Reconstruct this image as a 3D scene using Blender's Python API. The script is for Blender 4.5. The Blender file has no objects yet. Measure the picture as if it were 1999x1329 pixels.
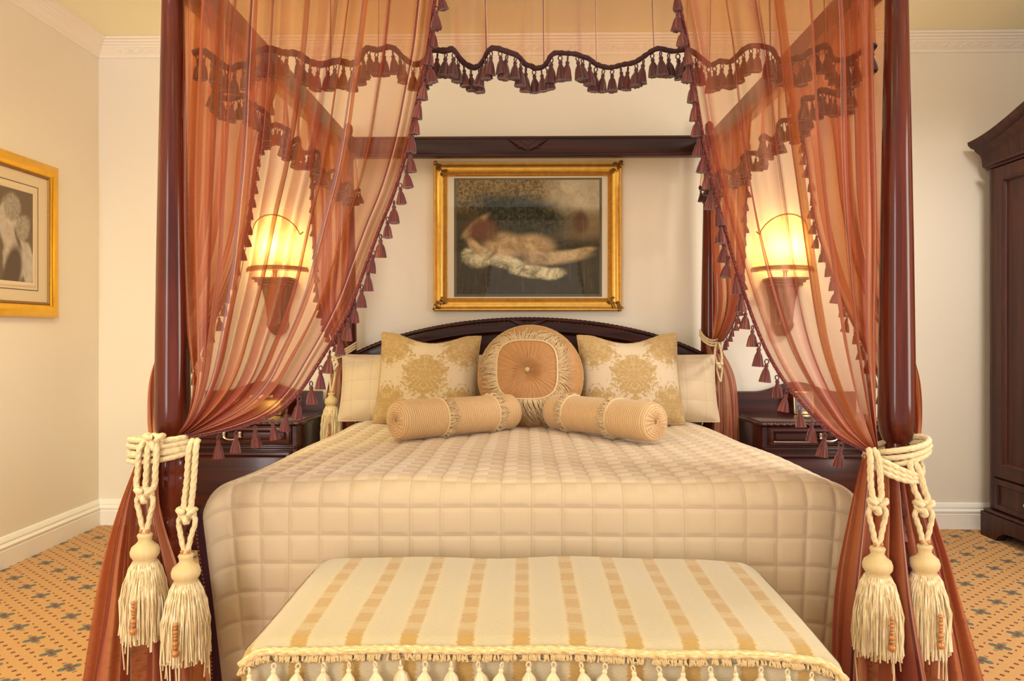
import bpy, bmesh, math, random
import numpy as np
from mathutils import Vector, Matrix

R = math.radians
PI = math.pi
SC = bpy.context.scene
COL = SC.collection

# ------------------------------------------------------------------ camera
CAM_X, CAM_Z, FPX, YAW, HORIZON = -0.02, 1.146, 1405.0, R(1.0), 648.0
cam_data = bpy.data.cameras.new('camera')
cam = bpy.data.objects.new('camera', cam_data)
COL.objects.link(cam)
cam.location = (CAM_X, 0, CAM_Z)
cam.rotation_euler = (PI / 2, 0, YAW)
cam_data.sensor_width = 36.0
cam_data.lens = 36.0 * FPX / 1999.0
cam_data.shift_y = -(664.5 - HORIZON) / 1999.0
cam_data.clip_start = 0.05
SC.camera = cam

# ------------------------------------------------------------------ view, world, main lights
SC.view_settings.view_transform = 'Standard'
SC.view_settings.look = 'None'
SC.view_settings.exposure = 0.15
SC.view_settings.gamma = 1.0
SC.view_settings.use_curve_mapping = False
SC.cycles.transparent_max_bounces = 40
SC.cycles.max_bounces = 10
SC.cycles.diffuse_bounces = 5
SC.cycles.use_denoising = True

world = bpy.data.worlds.new('room_light')
SC.world = world
world.use_nodes = True
bg = world.node_tree.nodes['Background']
bg.inputs[0].default_value = (1.0, 0.965, 0.92, 1)
bg.inputs[1].default_value = 0.98

def area_light(name, loc, rot, sx, sy, power, color):
    l = bpy.data.lights.new(name, 'AREA')
    l.shape = 'RECTANGLE'; l.size = sx; l.size_y = sy
    l.energy = power; l.color = color
    o = bpy.data.objects.new(name, l); COL.objects.link(o)
    o.location = loc; o.rotation_euler = rot
    return o

# daylight from a window in the right wall and one far behind on the left; added unseen ceiling panel and downlights
area_light('window_daylight', (3.12, 0.55, 1.55), (0, R(90), 0), 1.7, 1.0, 60, (1.0, 0.93, 0.86))
area_light('window_daylight', (-2.05, -1.9, 1.5), (R(90), 0, 0), 0.9, 2.2, 70, (1.0, 0.95, 0.92))
area_light('added_ceiling_fill', (0.0, 2.55, 2.82), (0, 0, 0), 3.0, 1.5, 9, (1.0, 0.94, 0.85))  # unseen panel added to brighten the back wall and bed
for lx, ly, lp, lc in ((-1.62, 2.15, 112, (1.0, 0.86, 0.38)), (-1.6, 0.8, 62, (1.0, 0.85, 0.40)), (2.15, 2.75, 150, (1.0, 0.94, 0.84)), (0.0, -0.4, 22, (1.0, 0.94, 0.85))):  # added out of view, most of them to brighten the side walls
    s = bpy.data.lights.new('added_downlight', 'SPOT')
    s.energy = lp; s.color = lc; s.spot_size = R(165); s.spot_blend = 0.8; s.shadow_soft_size = 0.16
    so = bpy.data.objects.new('added_downlight', s); COL.objects.link(so)
    so.location = (lx, ly, 2.83)

# ------------------------------------------------------------------ pixel helpers (photo pixel + depth -> world)
def at(px, py, Y):
    a = (px - 999.5) / FPX
    c, s = math.cos(YAW), math.sin(YAW)
    k = Y / (c + s * a)          # forward distance so that world y == Y
    return Vector((CAM_X + (-s + c * a) * k, Y, CAM_Z - (py - HORIZON) / FPX * k))

# ------------------------------------------------------------------ mesh helpers
class MB:
    def __init__(s): s.v = []; s.f = []; s.uv = []; s.g = None
    def add(s, v, f, uv=None):
        b = len(s.v)
        s.v.extend(tuple(map(float, p)) for p in v)
        s.f.extend(tuple(b + i for i in q) for q in f)
        s.uv.extend(uv if uv is not None else [(p[0], p[2]) for p in v])
        return s
    def box(s, x0, x1, y0, y1, z0, z1, bev=0.0, seg=2):
        bm = bmesh.new()
        bmesh.ops.create_cube(bm, size=1.0)
        for v in bm.verts:
            v.co = Vector(((x0 + x1) / 2 + v.co.x * (x1 - x0), (y0 + y1) / 2 + v.co.y * (y1 - y0), (z0 + z1) / 2 + v.co.z * (z1 - z0)))
        if bev > 0:
            bmesh.ops.bevel(bm, geom=list(bm.edges), offset=bev, segments=seg, affect='EDGES', profile=0.5)
        bm.verts.index_update()
        s.add([v.co[:] for v in bm.verts], [[v.index for v in f.verts] for f in bm.faces])
        bm.free(); return s
    def lathe(s, prof, n=24, c=(0, 0, 0), ridge=None):
        v, f, uv = [], [], []
        for j, (r, z) in enumerate(prof):
            for i in range(n):
                a = 2 * PI * i / n
                rr = r * (ridge(a, j) if ridge else 1.0)
                v.append((c[0] + rr * math.cos(a), c[1] + rr * math.sin(a), c[2] + z)); uv.append((i / n, z))
        m = len(prof)
        for j in range(m - 1):
            for i in range(n):
                k = (i + 1) % n
                f.append((j * n + i, j * n + k, (j + 1) * n + k, (j + 1) * n + i))
        f.append(tuple(range(n - 1, -1, -1))); f.append(tuple((m - 1) * n + i for i in range(n)))
        return s.add(v, f, uv)
    def tube(s, path, r, n=8, closed=False, lobes=0, twist=0.0, flat=1.0):
        P = [Vector(p) for p in path]; m = len(P)
        rr = r if callable(r) else (lambda t: r)
        v, f, uv = [], [], []
        T = []
        for i in range(m):
            a = P[(i - 1) % m] if (closed or i > 0) else P[i]
            b = P[(i + 1) % m] if (closed or i < m - 1) else P[i]
            d = b - a
            T.append(d.normalized() if d.length > 1e-9 else Vector((0, 0, 1)))
        up = Vector((0, 0, 1)) if abs(T[0].z) < 0.9 else Vector((0, 1, 0))
        nrm = (up - T[0] * up.dot(T[0])).normalized(); L = 0.0
        for i in range(m):
            nrm = nrm - T[i] * nrm.dot(T[i])
            nrm = nrm.normalized() if nrm.length > 1e-6 else T[i].orthogonal().normalized()
            bn = T[i].cross(nrm)
            if i: L += (P[i] - P[i - 1]).length
            r0 = rr(i / max(1, m - 1))
            for k in range(n):
                a = 2 * PI * k / n
                q = r0
                if lobes: q = r0 * (0.72 + 0.28 * abs(math.cos(lobes * 0.5 * (a - twist * L))))
                v.append(P[i] + nrm * (q * math.cos(a)) + bn * (q * flat * math.sin(a))); uv.append((k / n, L))
        for i in range(m if closed else m - 1):
            j = (i + 1) % m
            for k in range(n):
                l = (k + 1) % n
                f.append((i * n + k, i * n + l, j * n + l, j * n + k))
        if not closed:
            f.append(tuple(range(n - 1, -1, -1))); f.append(tuple((m - 1) * n + k for k in range(n)))
        return s.add(v, f, uv)
    def grid(s, fn, nu, nv, uvfn=None, flip=False):
        v, uv, f = [], [], []
        for j in range(nv):
            for i in range(nu):
                a, b = i / (nu - 1), j / (nv - 1)
                v.append(fn(a, b)); uv.append(uvfn(a, b) if uvfn else (a, b))
        for j in range(nv - 1):
            for i in range(nu - 1):
                q = (j * nu + i, j * nu + i + 1, (j + 1) * nu + i + 1, (j + 1) * nu + i)
                f.append(q[::-1] if flip else q)
        return s.add(v, f, uv)
    def arr(s, V, UV=None, flip=False):          # V: (nv, nu, 3) numpy
        nv, nu = V.shape[:2]
        f = []
        for j in range(nv - 1):
            for i in range(nu - 1):
                q = (j * nu + i, j * nu + i + 1, (j + 1) * nu + i + 1, (j + 1) * nu + i)
                f.append(q[::-1] if flip else q)
        uv = [tuple(x) for x in UV.reshape(-1, 2)] if UV is not None else None
        return s.add(V.reshape(-1, 3), f, uv)
    def prism(s, poly, axis, a, b):              # poly 2D (p,q) extruded along axis from a to b
        def mk(p, q, t): return {'x': (t, p, q), 'y': (p, t, q), 'z': (p, q, t)}[axis]
        n = len(poly)
        v = [mk(p, q, a) for p, q in poly] + [mk(p, q, b) for p, q in poly]
        f = [tuple(range(n)), tuple(range(2 * n - 1, n - 1, -1))]
        f += [(i, i + n, (i + 1) % n + n, (i + 1) % n) for i in range(n)]
        return s.add(v, f)
    def frame(s, w, h, prof):                    # mitred frame in the x-z plane, centre 0, front is -y; prof: (inset, height)
        v, f, uv = [], [], []
        for d, hh in prof:
            for sx, sz in ((-1, -1), (1, -1), (1, 1), (-1, 1)):
                v.append((sx * (w / 2 - d), -hh, sz * (h / 2 - d))); uv.append((d, hh))
        for j in range(len(prof) - 1):
            for i in range(4):
                k = (i + 1) % 4
                f.append((j * 4 + i, j * 4 + k, (j + 1) * 4 + k, (j + 1) * 4 + i))
        return s.add(v, f, uv)
    def xform(s, M):
        s.v = [tuple(M @ Vector(p)) for p in s.v]; return s
    def build(s, name, mat, parent=None, world_pos=False, sharp=40, smooth=True):
        me = bpy.data.meshes.new(name)
        V = s.v
        if world_pos and parent is not None:
            o0 = parent
            off = Vector((0, 0, 0))
            while o0 is not None: off += o0.location; o0 = o0.parent
            V = [(p[0] - off.x, p[1] - off.y, p[2] - off.z) for p in V]
        me.from_pydata(V, [], s.f)
        bm = bmesh.new(); bm.from_mesh(me)
        bmesh.ops.recalc_face_normals(bm, faces=bm.faces); bm.to_mesh(me); bm.free()
        ul = me.uv_layers.new(name='UVMap')
        li = np.empty(len(me.loops), dtype=np.int32); me.loops.foreach_get('vertex_index', li)
        ul.data.foreach_set('uv', np.asarray(s.uv, dtype=np.float32)[li].ravel())
        if s.g is not None:                       # how many layers of cloth are gathered here
            gl = me.uv_layers.new(name='gather')
            gl.data.foreach_set('uv', np.stack([s.g, s.g], 1).astype(np.float32)[li].ravel())
        if smooth:
            me.polygons.foreach_set('use_smooth', [True] * len(me.polygons))
            me.set_sharp_from_angle(angle=R(sharp))
        me.materials.append(mat)
        o = bpy.data.objects.new(name, me); COL.objects.link(o)
        if parent is not None: o.parent = parent
        return o

def thing(name, label, cat, loc=(0, 0, 0), rot=(0, 0, 0), group=None):
    o = bpy.data.objects.new(name, None); COL.objects.link(o)
    o.empty_display_size = 0.05
    o.location = loc; o.rotation_euler = rot
    o['label'] = label; o['category'] = cat
    if group: o['group'] = group
    return o

def struct(name, mb, mat, parent=None, **k):
    o = mb.build(name, mat, parent, **k)
    if parent is None: o['kind'] = 'structure'
    return o

def inst(src, parent, loc, rot=(0, 0, 0), scale=1.0, name=None):
    o = bpy.data.objects.new(name or src.name.split('.')[0], src.data)
    COL.objects.link(o); o.parent = parent
    o.location = loc; o.rotation_euler = rot
    o.scale = (scale,) * 3 if not isinstance(scale, tuple) else scale
    return o

def spline(pts, n):                               # Catmull-Rom, resampled evenly by arc length
    P = np.array([list(p) for p in pts], float)
    Q = np.vstack([2 * P[0] - P[1], P, 2 * P[-1] - P[-2]])
    out = []
    for i in range(len(P) - 1):
        p0, p1, p2, p3 = Q[i:i + 4]
        for t in np.linspace(0, 1, 24, endpoint=False):
            out.append(0.5 * (2 * p1 + (p2 - p0) * t + (2 * p0 - 5 * p1 + 4 * p2 - p3) * t * t + (3 * p1 - p0 - 3 * p2 + p3) * t ** 3))
    out.append(P[-1]); out = np.array(out)
    L = np.concatenate([[0], np.cumsum(np.linalg.norm(np.diff(out, axis=0), axis=1))])
    s = np.linspace(0, L[-1], n)
    return np.stack([np.interp(s, L, out[:, k]) for k in range(out.shape[1])], 1)

# ------------------------------------------------------------------ material helpers
class NT:
    def __init__(s, name):
        s.m = bpy.data.materials.new(name); s.m.use_nodes = True
        s.t = s.m.node_tree; s.t.nodes.clear()
        s.out = s.t.nodes.new('ShaderNodeOutputMaterial')
    def n(s, typ, **k):
        o = s.t.nodes.new('ShaderNode' + typ)
        for a, b in k.items(): setattr(o, a, b)
        return o
    def put(s, sock, v):
        if isinstance(v, bpy.types.NodeSocket): s.t.links.new(v, sock)
        elif isinstance(v, (tuple, list)):
            sock.default_value = (*v, 1.0) if len(v) == 3 and len(sock.default_value) == 4 else v
        else: sock.default_value = v
    def math(s, op, a, b=0.0, c=0.0, clamp=False):
        o = s.n('Math', operation=op, use_clamp=clamp)
        for k, x in enumerate((a, b, c)):
            s.put(o.inputs[k], x)
        return o.outputs[0]
    def mix(s, f, a, b, mode='MIX'):
        o = s.n('Mix', data_type='RGBA', blend_type=mode)
        s.put(o.inputs[0], f); s.put(o.inputs[6], a); s.put(o.inputs[7], b)
        return o.outputs[2]
    def uv(s): return s.n('TexCoord').outputs['UV']
    def obj(s): return s.n('TexCoord').outputs['Object']
    def pos(s): return s.n('NewGeometry').outputs['Position']
    def sep(s, v):
        o = s.n('SeparateXYZ'); s.put(o.inputs[0], v); return o.outputs
    def comb(s, x=0.0, y=0.0, z=0.0):
        o = s.n('CombineXYZ')
        for k, q in enumerate((x, y, z)): s.put(o.inputs[k], q)
        return o.outputs[0]
    def mapping(s, v, scale=(1, 1, 1), loc=(0, 0, 0), rot=(0, 0, 0)):
        o = s.n('Mapping'); s.put(o.inputs[0], v)
        o.inputs['Scale'].default_value = scale; o.inputs['Location'].default_value = loc; o.inputs['Rotation'].default_value = rot
        return o.outputs[0]
    def noise(s, v, scale=5.0, detail=3.0, rough=0.5, dist=0.0, out=0):
        o = s.n('TexNoise'); s.put(o.inputs['Vector'], v)
        o.inputs['Scale'].default_value = scale; o.inputs['Detail'].default_value = detail
        o.inputs['Roughness'].default_value = rough; o.inputs['Distortion'].default_value = dist
        return o.outputs[out]
    def ramp(s, f, stops):
        o = s.n('ValToRGB'); s.put(o.inputs[0], f)
        e = o.color_ramp.elements
        while len(e) > 1: e.remove(e[-1])
        e[0].position = stops[0][0]; e[0].color = (*stops[0][1], 1)
        for p, c in stops[1:]:
            q = e.new(p); q.color = (*c, 1)
        return o.outputs[0]
    def step(s, v, lo, hi):                       # smoothstep
        o = s.n('MapRange', interpolation_type='SMOOTHSTEP'); s.put(o.inputs[0], v)
        o.inputs[1].default_value = lo; o.inputs[2].default_value = hi
        return o.outputs[0]
    def bump(s, h, strength=0.3, dist=0.01):
        o = s.n('Bump'); o.inputs['Strength'].default_value = strength; o.inputs['Distance'].default_value = dist
        s.put(o.inputs['Height'], h); return o.outputs[0]
    def bsdf(s, color, rough=0.6, metal=0.0, normal=None, sheen=0.0, coat=0.0, spec=0.5, **k):
        o = s.n('BsdfPrincipled')
        s.put(o.inputs['Base Color'], color); s.put(o.inputs['Roughness'], rough); s.put(o.inputs['Metallic'], metal)
        o.inputs['Specular IOR Level'].default_value = spec
        if sheen: o.inputs['Sheen Weight'].default_value = sheen; o.inputs['Sheen Roughness'].default_value = 0.4
        if coat: o.inputs['Coat Weight'].default_value = coat; o.inputs['Coat Roughness'].default_value = 0.12
        if normal is not None: s.put(o.inputs['Normal'], normal)
        for a, b in k.items(): s.put(o.inputs[a.replace('_', ' ')], b)
        return o.outputs[0]
    def done(s, sh):
        s.t.links.new(sh, s.out.inputs[0]); return s.m

def plain(name, color, rough=0.5, metal=0.0, noise=0.0, scale=40.0, bump=0.0, **k):
    t = NT(name); c = color; nm = None
    if noise or bump:
        nz = t.noise(t.obj(), scale, 4)
        if noise: c = t.mix(nz, tuple(x * (1 - noise) for x in color), tuple(min(1, x * (1 + noise)) for x in color))
        if bump: nm = t.bump(nz, bump, 0.004)
    return t.done(t.bsdf(c, rough, metal, nm, **k))

def mat_wood(name, dark, light, rough=0.28, axis='z', coat=0.4):
    t = NT(name)
    sc = {'z': (26, 26, 1.6), 'x': (1.6, 26, 26), 'y': (26, 1.6, 26)}[axis]
    v = t.mapping(t.pos(), sc)
    n1 = t.noise(v, 1.0, 6, 0.6, 0.6)
    n2 = t.noise(v, 4.0, 3, 0.5)
    c = t.mix(t.step(n1, 0.3, 0.7), dark, light)
    c = t.mix(t.math('MULTIPLY', n2, 0.35), c, tuple(x * 0.45 for x in dark))
    return t.done(t.bsdf(c, rough, coat=coat, spec=0.28, normal=t.bump(n2, 0.04, 0.002)))

def mat_wall(name, color):
    t = NT(name)
    n = t.noise(t.pos(), 1.3, 3)
    g = t.noise(t.pos(), 160, 2)
    c = t.mix(n, tuple(x * 0.97 for x in color), tuple(x * 1.03 for x in color))
    return t.done(t.bsdf(c, 0.75, normal=t.bump(g, 0.05, 0.002), spec=0.2))

def mat_sheer(name, orange, mauve, t0=0.66, stripe=0.21, phase=0.07, gathered=False):
    t = NT(name)
    uv = t.sep(t.uv())
    lw = t.n('LayerWeight'); lw.inputs[0].default_value = 0.5
    facing = lw.outputs['Facing']
    cos = t.math('MAXIMUM', t.math('SUBTRACT', 1.0, facing), 0.10)
    um = t.n('UVMap'); um.uv_map = 'gather'
    gat = t.math('MAXIMUM', t.sep(um.outputs[0])[0], 0.6 if gathered else 1.0)
    trans = t.math('POWER', t0, t.math('DIVIDE', gat, cos))
    # thin woven stripes running down the cloth: plum line with a pale line beside it
    fr = t.math('FRACT', t.math('DIVIDE', t.math('ADD', uv[0], phase), stripe))
    d = t.math('ABSOLUTE', t.math('SUBTRACT', fr, 0.5))
    plum = t.math('LESS_THAN', d, 0.010)
    pale = t.math('LESS_THAN', t.math('ABSOLUTE', t.math('SUBTRACT', fr, 0.519)), 0.0045)
    slub = t.noise(t.mapping(t.uv(), (9, 140, 1)), 1.0, 3)
    big = t.noise(t.mapping(t.uv(), (11, 1.3, 1)), 1.0, 3)
    c = t.mix(t.math('ADD', t.math('MULTIPLY', facing, 0.55), t.math('MULTIPLY', t.math('SUBTRACT', big, 0.42), 2.4), clamp=True), orange, mauve)
    c = t.mix(t.math('MULTIPLY', t.step(slub, 0.55, 0.75), 0.25), c, tuple(min(1, x * 1.5) for x in orange))
    c = t.mix(plum, c, (0.10, 0.012, 0.05)); c = t.mix(pale, c, (0.75, 0.45, 0.30))
    op = t.math('SUBTRACT', 1.0, trans)
    op = t.math('MAXIMUM', op, t.math('MULTIPLY', plum, 0.88))
    op = t.math('MAXIMUM', op, t.math('MULTIPLY', pale, 0.7))
    dif = t.n('BsdfDiffuse'); t.put(dif.inputs[0], c)
    trl = t.n('BsdfTranslucent'); t.put(trl.inputs[0], c)
    gl = t.n('BsdfGlossy'); t.put(gl.inputs[0], (0.9, 0.55, 0.45)); gl.inputs['Roughness'].default_value = 0.45
    m1 = t.n('MixShader'); m1.inputs[0].default_value = 0.45
    t.t.links.new(dif.outputs[0], m1.inputs[1]); t.t.links.new(trl.outputs[0], m1.inputs[2])
    m2 = t.n('MixShader'); m2.inputs[0].default_value = 0.12
    t.t.links.new(m1.outputs[0], m2.inputs[1]); t.t.links.new(gl.outputs[0], m2.inputs[2])
    tr = t.n('BsdfTransparent'); t.put(tr.inputs[0], (1.0, 0.91, 0.75))
    mm = t.n('MixShader'); t.put(mm.inputs[0], op)
    t.t.links.new(tr.outputs[0], mm.inputs[1]); t.t.links.new(m2.outputs[0], mm.inputs[2])
    return t.done(mm.outputs[0])

def mat_threads(name, cols, scale=60, rough=0.6, vscale=6.0, sheen=0.4, strands=False):
    t = NT(name)
    v = t.mapping(t.obj(), (170, 170, 7)) if strands else t.mapping(t.uv(), (scale, vscale, 1))
    n = t.noise(v, 1.0, 3, 0.6)
    k = len(cols)
    c = t.ramp(n, [(0.30 + 0.4 * i / (k - 1), cc) for i, cc in enumerate(cols)])
    return t.done(t.bsdf(c, rough, normal=t.bump(n, 0.4, 0.004), sheen=sheen, spec=0.3))

# ------------------------------------------------------------------ materials
M = {}
M['wall'] = mat_wall('cream_wall_paint', (0.87, 0.81, 0.70))
M['wall_left'] = M['wall']
M['ceiling'] = mat_wall('ceiling_paint', (0.93, 0.90, 0.67))
M['white_trim'] = plain('white_gloss_trim', (0.95, 0.93, 0.88), 0.35)
M['plaster'] = plain('white_plaster_moulding', (0.91, 0.86, 0.76), 0.7)
M['wood'] = mat_wood('mahogany', (0.060, 0.009, 0.005), (0.15, 0.025, 0.011), 0.14, 'z', 0.0)
M['wood_dark'] = mat_wood('dark_mahogany', (0.020, 0.006, 0.005), (0.062, 0.014, 0.010), 0.30, 'x', 0.0)
M['wood_stand'] = mat_wood('nightstand_mahogany', (0.030, 0.006, 0.005), (0.085, 0.014, 0.009), 0.26, 'x', 0.1)
M['wood_arm'] = mat_wood('armoire_mahogany', (0.030, 0.008, 0.006), (0.080, 0.020, 0.012), 0.42, 'z', 0.05)
M['gold'] = plain('gilt_wood', (0.72, 0.42, 0.09), 0.33, 0.85, 0.25, 30, 0.12)
M['gold_bright'] = plain('bright_gilt_wood', (0.80, 0.45, 0.04), 0.30, 0.8, 0.15, 20, 0.05)
M['gold_dark'] = plain('aged_gilt', (0.30, 0.16, 0.04), 0.45, 0.8, 0.4, 60, 0.3)
M['brass'] = plain('brass', (0.80, 0.60, 0.28), 0.22, 1.0)
M['silver'] = plain('polished_nickel', (0.8, 0.76, 0.7), 0.15, 1.0)
M['mat_board'] = plain('mount_board', (0.72, 0.64, 0.50), 0.9)
M['mat_cream'] = plain('cream_mount_board', (0.80, 0.66, 0.45), 0.9)
M['black_line'] = plain('dark_fillet', (0.05, 0.03, 0.015), 0.6)
M['sheer'] = mat_sheer('copper_organza', (0.45, 0.132, 0.020), (0.37, 0.080, 0.090), 0.69, 0.27, 0.05, True)
M['sheer_side'] = mat_sheer('copper_organza_side', (0.47, 0.140, 0.018), (0.38, 0.080, 0.080), 0.52, 0.29, 0.11, True)
M['sheer_val'] = mat_sheer('copper_organza_valance', (0.50, 0.17, 0.05), (0.38, 0.09, 0.09), 0.69, 0.24, 0.02)
M['tail'] = mat_sheer('copper_organza_gathered', (0.47, 0.145, 0.035), (0.38, 0.09, 0.095), 0.17, 0.30, 0.05)
M['tassel_red'] = mat_threads('burgundy_threads', [(0.03, 0.005, 0.007), (0.075, 0.011, 0.014), (0.14, 0.026, 0.020), (0.32, 0.10, 0.05)], 22)
M['tassel_shaded'] = mat_threads('shaded_burgundy_threads', [(0.016, 0.003, 0.004), (0.04, 0.006, 0.007), (0.08, 0.015, 0.012), (0.15, 0.045, 0.025)], 22)  # shade on the valances put into a darker copy of the burgundy
M['braid_dark'] = plain('dark_burgundy_braid', (0.038, 0.006, 0.007), 0.85, 0, 0.6, 200, 0.6)
M['braid'] = mat_threads('burgundy_braid', [(0.05, 0.006, 0.010), (0.11, 0.014, 0.018), (0.20, 0.03, 0.03), (0.40, 0.15, 0.06)], 5, 0.8, 260)
M['rope'] = mat_threads('cream_rope_cord', [(0.50, 0.36, 0.16), (0.72, 0.57, 0.32), (0.84, 0.72, 0.48)], 20, 0.6, 90)
M['cream_tassel'] = mat_threads('cream_tassel_threads', [(0.42, 0.29, 0.11), (0.64, 0.48, 0.25), (0.82, 0.68, 0.43), (0.92, 0.82, 0.62)], 10, 0.5, 10, 0.4, True)
M['satin'] = mat_threads('cream_satin_binding', [(0.56, 0.40, 0.17), (0.66, 0.50, 0.24), (0.72, 0.56, 0.29)], 300, 0.30, 2)
M['amber'] = plain('amber_glass_bead', (0.45, 0.16, 0.03), 0.08, 0.0, coat=1.0)
M['pearl'] = plain('clear_crystal_bead', (0.85, 0.62, 0.45), 0.06, 0.3)

# ------------------------------------------------------------------ carpet
def mat_carpet():
    t = NT('patterned_carpet')
    p = t.sep(t.pos())
    x, y = p[0], p[1]
    a, b = 0.137, 0.110
    # diagonal lattice coordinates: flowers at integer (u,v)
    u = t.math('ADD', t.math('DIVIDE', x, 2 * a), t.math('DIVIDE', y, 2 * b))
    v = t.math('SUBTRACT', t.math('DIVIDE', x, 2 * a), t.math('DIVIDE', y, 2 * b))
    u = t.math('ADD', u, 0.19); v = t.math('ADD', v, 0.31)
    fu = t.math('SUBTRACT', t.math('FRACT', u), 0.5); fv = t.math('SUBTRACT', t.math('FRACT', v), 0.5)
    # back to metres from flower centre
    dx = t.math('MULTIPLY', t.math('ADD', fu, fv), a); dy = t.math('MULTIPLY', t.math('SUBTRACT', fu, fv), b)
    r = t.math('SQRT', t.math('ADD', t.math('MULTIPLY', dx, dx), t.math('MULTIPLY', dy, dy)))
    th = t.math('ARCTAN2', dy, dx)
    pet = t.math('ABSOLUTE', t.math('SINE', t.math('MULTIPLY', th, 2.0)))
    rad = t.math('ADD', 0.008, t.math('MULTIPLY', t.math('POWER', pet, 0.55), 0.029))
    flower = t.math('LESS_THAN', r, rad)
    core = t.math('LESS_THAN', r, t.math('ADD', 0.007, t.math('MULTIPLY', t.math('POWER', pet, 3.0), 0.014)))
    def cell(q, k):
        return t.math('SUBTRACT', t.math('FRACT', t.math('ADD', t.math('MULTIPLY', q, k), 0.5 if k % 2 == 0 else 0.0)), 0.5)
    du = cell(u, 4); dv = cell(v, 4)
    ddx = t.math('MULTIPLY', t.math('ADD', du, dv), a / 4); ddy = t.math('MULTIPLY', t.math('SUBTRACT', du, dv), b / 4)
    dd = t.math('ADD', t.math('ABSOLUTE', ddx), t.math('ABSOLUTE', ddy))
    dot = t.math('MULTIPLY', t.math('LESS_THAN', dd, 0.0100), t.math('GREATER_THAN', r, 0.045))
    n = t.noise(t.pos(), 240, 3)
    n2 = t.noise(t.pos(), 3.0, 2)
    base = t.mix(n, (0.44, 0.225, 0.066), (0.63, 0.36, 0.14))
    base = t.mix(t.math('MULTIPLY', n2, 0.25), base, (0.62, 0.38, 0.16))
    c = t.mix(dot, base, (0.17, 0.045, 0.02))
    c = t.mix(flower, c, (0.115, 0.140, 0.105))
    c = t.mix(core, c, (0.20, 0.04, 0.02))
    return t.done(t.bsdf(c, 0.95, normal=t.bump(n, 0.5, 0.004), sheen=0.2, spec=0.1))
M['carpet'] = mat_carpet()

# ------------------------------------------------------------------ room shell
XL, XR, YB, ZC, YF = -2.56, 3.16, 4.25, 2.87, -1.0
T = 0.1
struct('floor', MB().box(XL - T, XR + T, YF, YB + T, -T, 0), M['carpet'], smooth=False)
struct('ceiling', MB().box(XL - T, XR + T, YF, YB + T, ZC, ZC + T), M['ceiling'], smooth=False)
struct('wall_back', MB().box(XL - T, XR + T, YB, YB + T, 0, ZC), M['wall'], smooth=False)
struct('wall_left', MB().box(XL - T, XL, YF, YB, 0, ZC), M['wall_left'], smooth=False)
wr = MB()                                          # right wall with an opening for the window that lights the room
for y0, y1, z0, z1 in ((YF, -0.0, 0, ZC), (1.1, YB, 0, ZC), (0, 1.1, 0, 0.68), (0, 1.1, 2.42, ZC)):
    wr.box(XR, XR + T, y0, y1, z0, z1)
struct('wall_right', wr, M['wall'], smooth=False)

def profile_run(name, prof, p0, p1, nrm, mat, m0=0.0, m1=0.0):
    """profile (out, z) swept in a straight run from p0 to p1 along a wall whose inward normal is nrm; m0/m1: mitre factors"""
    d = (Vector(p1) - Vector(p0)).normalized(); nv = Vector(nrm)
    mb = MB(); v = []
    n = len(prof)
    for o, z in prof: v.append(Vector(p0) + nv * o + d * (o * m0) + Vector((0, 0, z)))
    for o, z in prof: v.append(Vector(p1) + nv * o - d * (o * m1) + Vector((0, 0, z)))
    f = [(i, (i + 1) % n, (i + 1) % n + n, i + n) for i in range(n)] + [tuple(range(n)), tuple(range(2 * n - 1, n - 1, -1))]
    mb.add(v, f)
    return struct(name, mb, mat, sharp=20)

BASE = [(0, 0), (0.022, 0), (0.022, 0.085), (0.019, 0.09), (0.022, 0.094), (0.024, 0.104), (0.018, 0.112), (0.014, 0.118), (0.016, 0.124), (0.013, 0.136), (0.006, 0.148), (0, 0.15)]
profile_run('baseboard_back', BASE, (XL, YB, 0), (XR, YB, 0), (0, -1, 0), M['white_trim'], 1, 0)
profile_run('baseboard_left', BASE, (XL, YF, 0), (XL, YB, 0), (1, 0, 0), M['white_trim'], 0, 1)
CORN = [(0, 0), (0.010, 0), (0.012, 0.012), (0.010, 0.016), (0.016, 0.022), (0.040, 0.046), (0.046, 0.048), (0.050, 0.056), (0.060, 0.060), (0.064, 0.068), (0.078, 0.071), (0.082, 0.079), (0.098, 0.081), (0.102, 0.092), (0, 0.092)]
CZ = ZC - 0.092 - 0.001
ct = profile_run('trim_1', CORN, (XL, YB, CZ), (XR, YB, CZ), (0, -1, 0), M['plaster'], 1, 0)
cl = profile_run('trim_2', CORN, (XL, YF, CZ), (XL, YB, CZ), (1, 0, 0), M['plaster'], 0, 1)
# leaf-and-scroll relief along the back cornice
rel = MB(); rng = random.Random(5)
x = XL + 0.14
while x < XR - 0.05:
    for k, (dx, dz, a) in enumerate(((0, 0, 0.5), (0.022, 0.006, -0.6), (0.040, -0.004, 0.2))):
        cx, cz = x + dx, CZ + 0.034 + dz
        pth = [(cx + 0.012 * math.cos(q) * (1 - q / 9) + a * 0.003 * q, YB - 0.030 - (cz - CZ - 0.034), cz + 0.010 * math.sin(q) * (1 - q / 9)) for q in np.linspace(0, 5.2, 9)]
        rel.tube(pth, 0.0035, 5)
    x += 0.062
rel.build('scroll_relief', M['plaster'], ct)

# ------------------------------------------------------------------ four-poster bed
PX, PYF, PYR = 1.03, 2.05, 4.11
bed = thing('four_poster_bed', 'dark mahogany four poster bed with arched carved headboard and canopy rails', 'bed', (0, 3.08, 0))

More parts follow.
